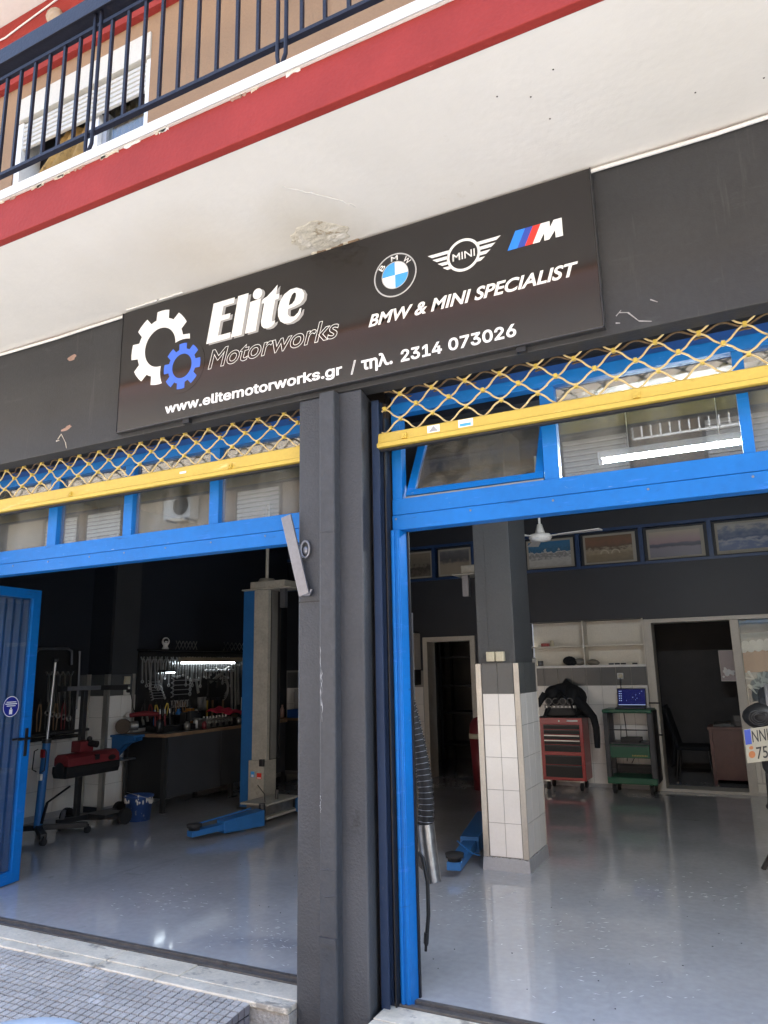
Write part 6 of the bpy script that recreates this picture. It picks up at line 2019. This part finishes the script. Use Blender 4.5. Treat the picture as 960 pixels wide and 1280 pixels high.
o = MB().grid(clf, 24, 16).build('cloth', M_CLOTH)
o.modifiers.new('solid', 'SOLIDIFY').thickness = .008
tag(o, 'crumpled pinkish red cloth lying over the parts on the workbench', 'cloth')
tag(MB().box(-6.82, -6.52, 4.92, 5.24, .8895, .975).build('parts_box', M_BLACK), 'black parts box under the red cloth on the bench', 'box')
tag(MB().box(-6.92, -6.80, 4.40, 4.52, .8895, 1.10).box(-6.9, -6.82, 4.42, 4.50, 1.10, 1.13).build('spray_can', mat('amber_tin', (.32, .13, .02), .5, var=.3)), 'amber coloured tin standing behind the vice', 'tin')
tag(MB().lathe([(0, 0), (.03, 0), (.03, .09), (.012, .11), (.012, .13), (0, .13)], (-6.62, 4.30, .8895), n=12).build('bottle', M_WPLAST), 'small white bottle beside the cylinder head on the bench', 'bottle')
tag(MB().lathe([(0, 0), (.04, 0), (.042, .10), (.0, .12)], (-6.85, 5.40, .8895), n=12).build('jar', mat('brown_jar', (.12, .08, .04), .4)), 'brown jar at the foot of the torque wrenches', 'jar')
for k in range(6):
    yy = 3.95+.13*k
    tag(MB().box(-6.97, -6.87, yy, yy+.09, .8895, 1.0+.03*(k % 3)).build('small_case', random.choice([M_BLACK, M_BENCH, M_BLACK])), 'small dark case in the row at the back of the bench', 'case', 'small dark cases along the back of the bench')

# corner bench beyond the lift with a blue crate and cleaner bottles
b2 = thing('corner_bench', 'dark bench in the far corner beyond the lift column', 'workbench', (-6.4, 6.7, 0))
MB().box(-6.83, -5.9, 6.40, 7.03, .845, .875).build('top', M_WOOD, b2)
MB().box(-6.80, -5.93, 6.44, 7.0, .10, .8445).build('cabinet', M_BENCH, b2)
bcr = thing('crate', 'blue plastic crate on the far corner bench', 'crate', (-6.3, 6.7, .875))
MB().box(-6.68, -6.1, 6.50, 6.52, .8755, 1.0).box(-6.68, -6.1, 6.88, 6.90, .8755, 1.0).box(-6.68, -6.66, 6.521, 6.879, .8755, 1.0).box(-6.12, -6.1, 6.521, 6.879, .8755, 1.0).build('wall', M_BLUEDK, bcr)
MB().box(-6.659, -6.121, 6.521, 6.879, .8755, .885).build('bottom', M_BLUEDK, bcr)
tag(MB().lathe([(0, 0), (.035, 0), (.035, .13), (.015, .17), (.015, .2), (0, .2)], (-6.74, 6.45, .8755), n=12).build('spray_bottle', mat('pink_bottle', (.45, .30, .26), .4)), 'pale pink bottle at the edge of the far corner bench', 'bottle')
gm = MB().box(-6.78, -6.60, 6.85, 7.0, .8755, 1.30).box(-6.76, -6.62, 6.80, 6.85, 1.10, 1.26)
tag(gm.build('machine', mat('pale_grey_machine', (.34, .34, .33), .5, var=.2)), 'pale grey machine standing in the far corner behind the lift', 'machine')
tag(MB().box(-7.03, -6.94, 5.78, 5.98, .97, 1.22).build('white_box', M_WPLAST), 'small white box on the wall beside the lift column', 'box')

# ------------------------------------------------------------------ round bin top in the bottom corner of the photo
lb = thing('litter_bin', 'round pale blue grey bin rim at the very bottom left corner', 'bin', (-1.545, -2.165, -.125))
BZ = .80
M_BIN = mat('pale_blue_grey_plastic', (.30, .36, .42), .35, var=.05)
MB().lathe([(0, -.125), (.13, -.125), (.165, BZ-.03)], (-1.545, -2.165, 0), n=40).build('body', M_BIN, lb)
MB().lathe([(.165, BZ-.03), (.182, BZ-.025), (.186, BZ-.008), (.178, BZ), (.165, BZ-.004), (0, BZ-.02)], (-1.545, -2.165, 0), n=40).build('rim', M_BIN, lb)

# ------------------------------------------------------------------ apartment house across the street (mirrored in the panes)
ob = thing('apartment_building', 'cream apartment block across the street with white shutters and balconies', 'building', (-6, -11, -.1))
OY = -9.6
MB().box(-34, 16, OY-6, OY, -.1, 8.6).build('wall', M_OPP, ob)
MB().box(-34, 16, OY-.002, OY+.03, -.1, 3.3).build('shop_band', M_OPPB, ob)
wf0 = None
xs = [-24.0, -22.4, -20.6, -17.15, -15.55, -10.6, -8.4, -6.6, -4.6, -2.9, -.4, 1.4, 4.0, 6.4]
for x in xs:
    zb = 3.7
    if wf0 is None:
        wf0 = MB().box(x, x+1.3, OY+.001, OY+.06, zb, zb+2.15).build('window_frame', mat('brown_frame_opposite', (.06, .045, .036), .5), ob)
        ss = MB()
        for k in range(19):
            z = zb+.08+k*.105
            ss.prism([(OY+.061, z), (OY+.090, z+.02), (OY+.061, z+.09)], lambda a, b, d: (d, a, b), x+.06, x+1.24)
        sl0 = ss.build('shutter', M_PWHITE, wf0)
    else:
        dup(wf0, Vector((x+.65, OY+.03, zb))-Vector((-6, -11, -.1))).parent = ob
MB().box(-34, 16, OY+.0005, OY+1.1, 6.02, 6.22).build('balcony_slab', M_OPPB, ob)
MB().box(-34, 16, OY+.0005, OY+.05, 3.31, 3.6).build('string_course', M_SOFFIT, ob)
MB().box(-17.30, -14.1, OY+.0005, OY+.02, 3.61, 6.0).build('wall_panel', M_OPPB, ob)
MB().box(-10.9, 3.2, OY+.0005, OY+.02, 3.61, 6.0).build('wall_panel', M_OPPB, ob)
fr_ = MB()
for z in (5.33, 5.58):
    fr_.bar((-1.45, OY+1.0, z), (.35, OY+1.0, z), .03, .03)
for k in range(13):
    fr_.bar((-1.45+.15*k, OY+1.0, 5.33), (-1.45+.15*k, OY+1.0, 5.58), .02, .03)
fr_.bar((-1.45, OY+1.0, 5.33), (-1.45, OY+1.0, 6.02), .03, .03).bar((.35, OY+1.0, 5.33), (.35, OY+1.0, 6.02), .03, .03)
tag(fr_.build('white_grille', M_PWHITE, ob), kind='stuff')
MB().box(-34, 16, OY-6, OY+.4, 8.6, 8.8).build('roof', M_TERRA, ob)
for x in (-12.15, -5.2):
    t = thing('air_conditioner', 'white air conditioner unit on the opposite facade %s' % ('further left' if x < -9 else 'nearer'), 'air conditioner', (x, OY+.2, 5.2))
    MB().box(x-.42, x+.42, OY+.05, OY+.36, 5.25, 5.85).build('casing', M_WPLAST, t, .01)
    MB().lathe([(.0, 0), (.22, 0), (.24, .02), (.0, .025)], (x+.14, OY+.36, 5.55), (0, 1, 0), 20).build('fan_grille', M_DKSTEEL, t)
    MB().bar((x-.3, OY+.02, 5.22), (x-.3, OY+.4, 5.22), .04, .04).bar((x+.3, OY+.02, 5.22), (x+.3, OY+.4, 5.22), .04, .04).build('bracket', M_GALV, t)
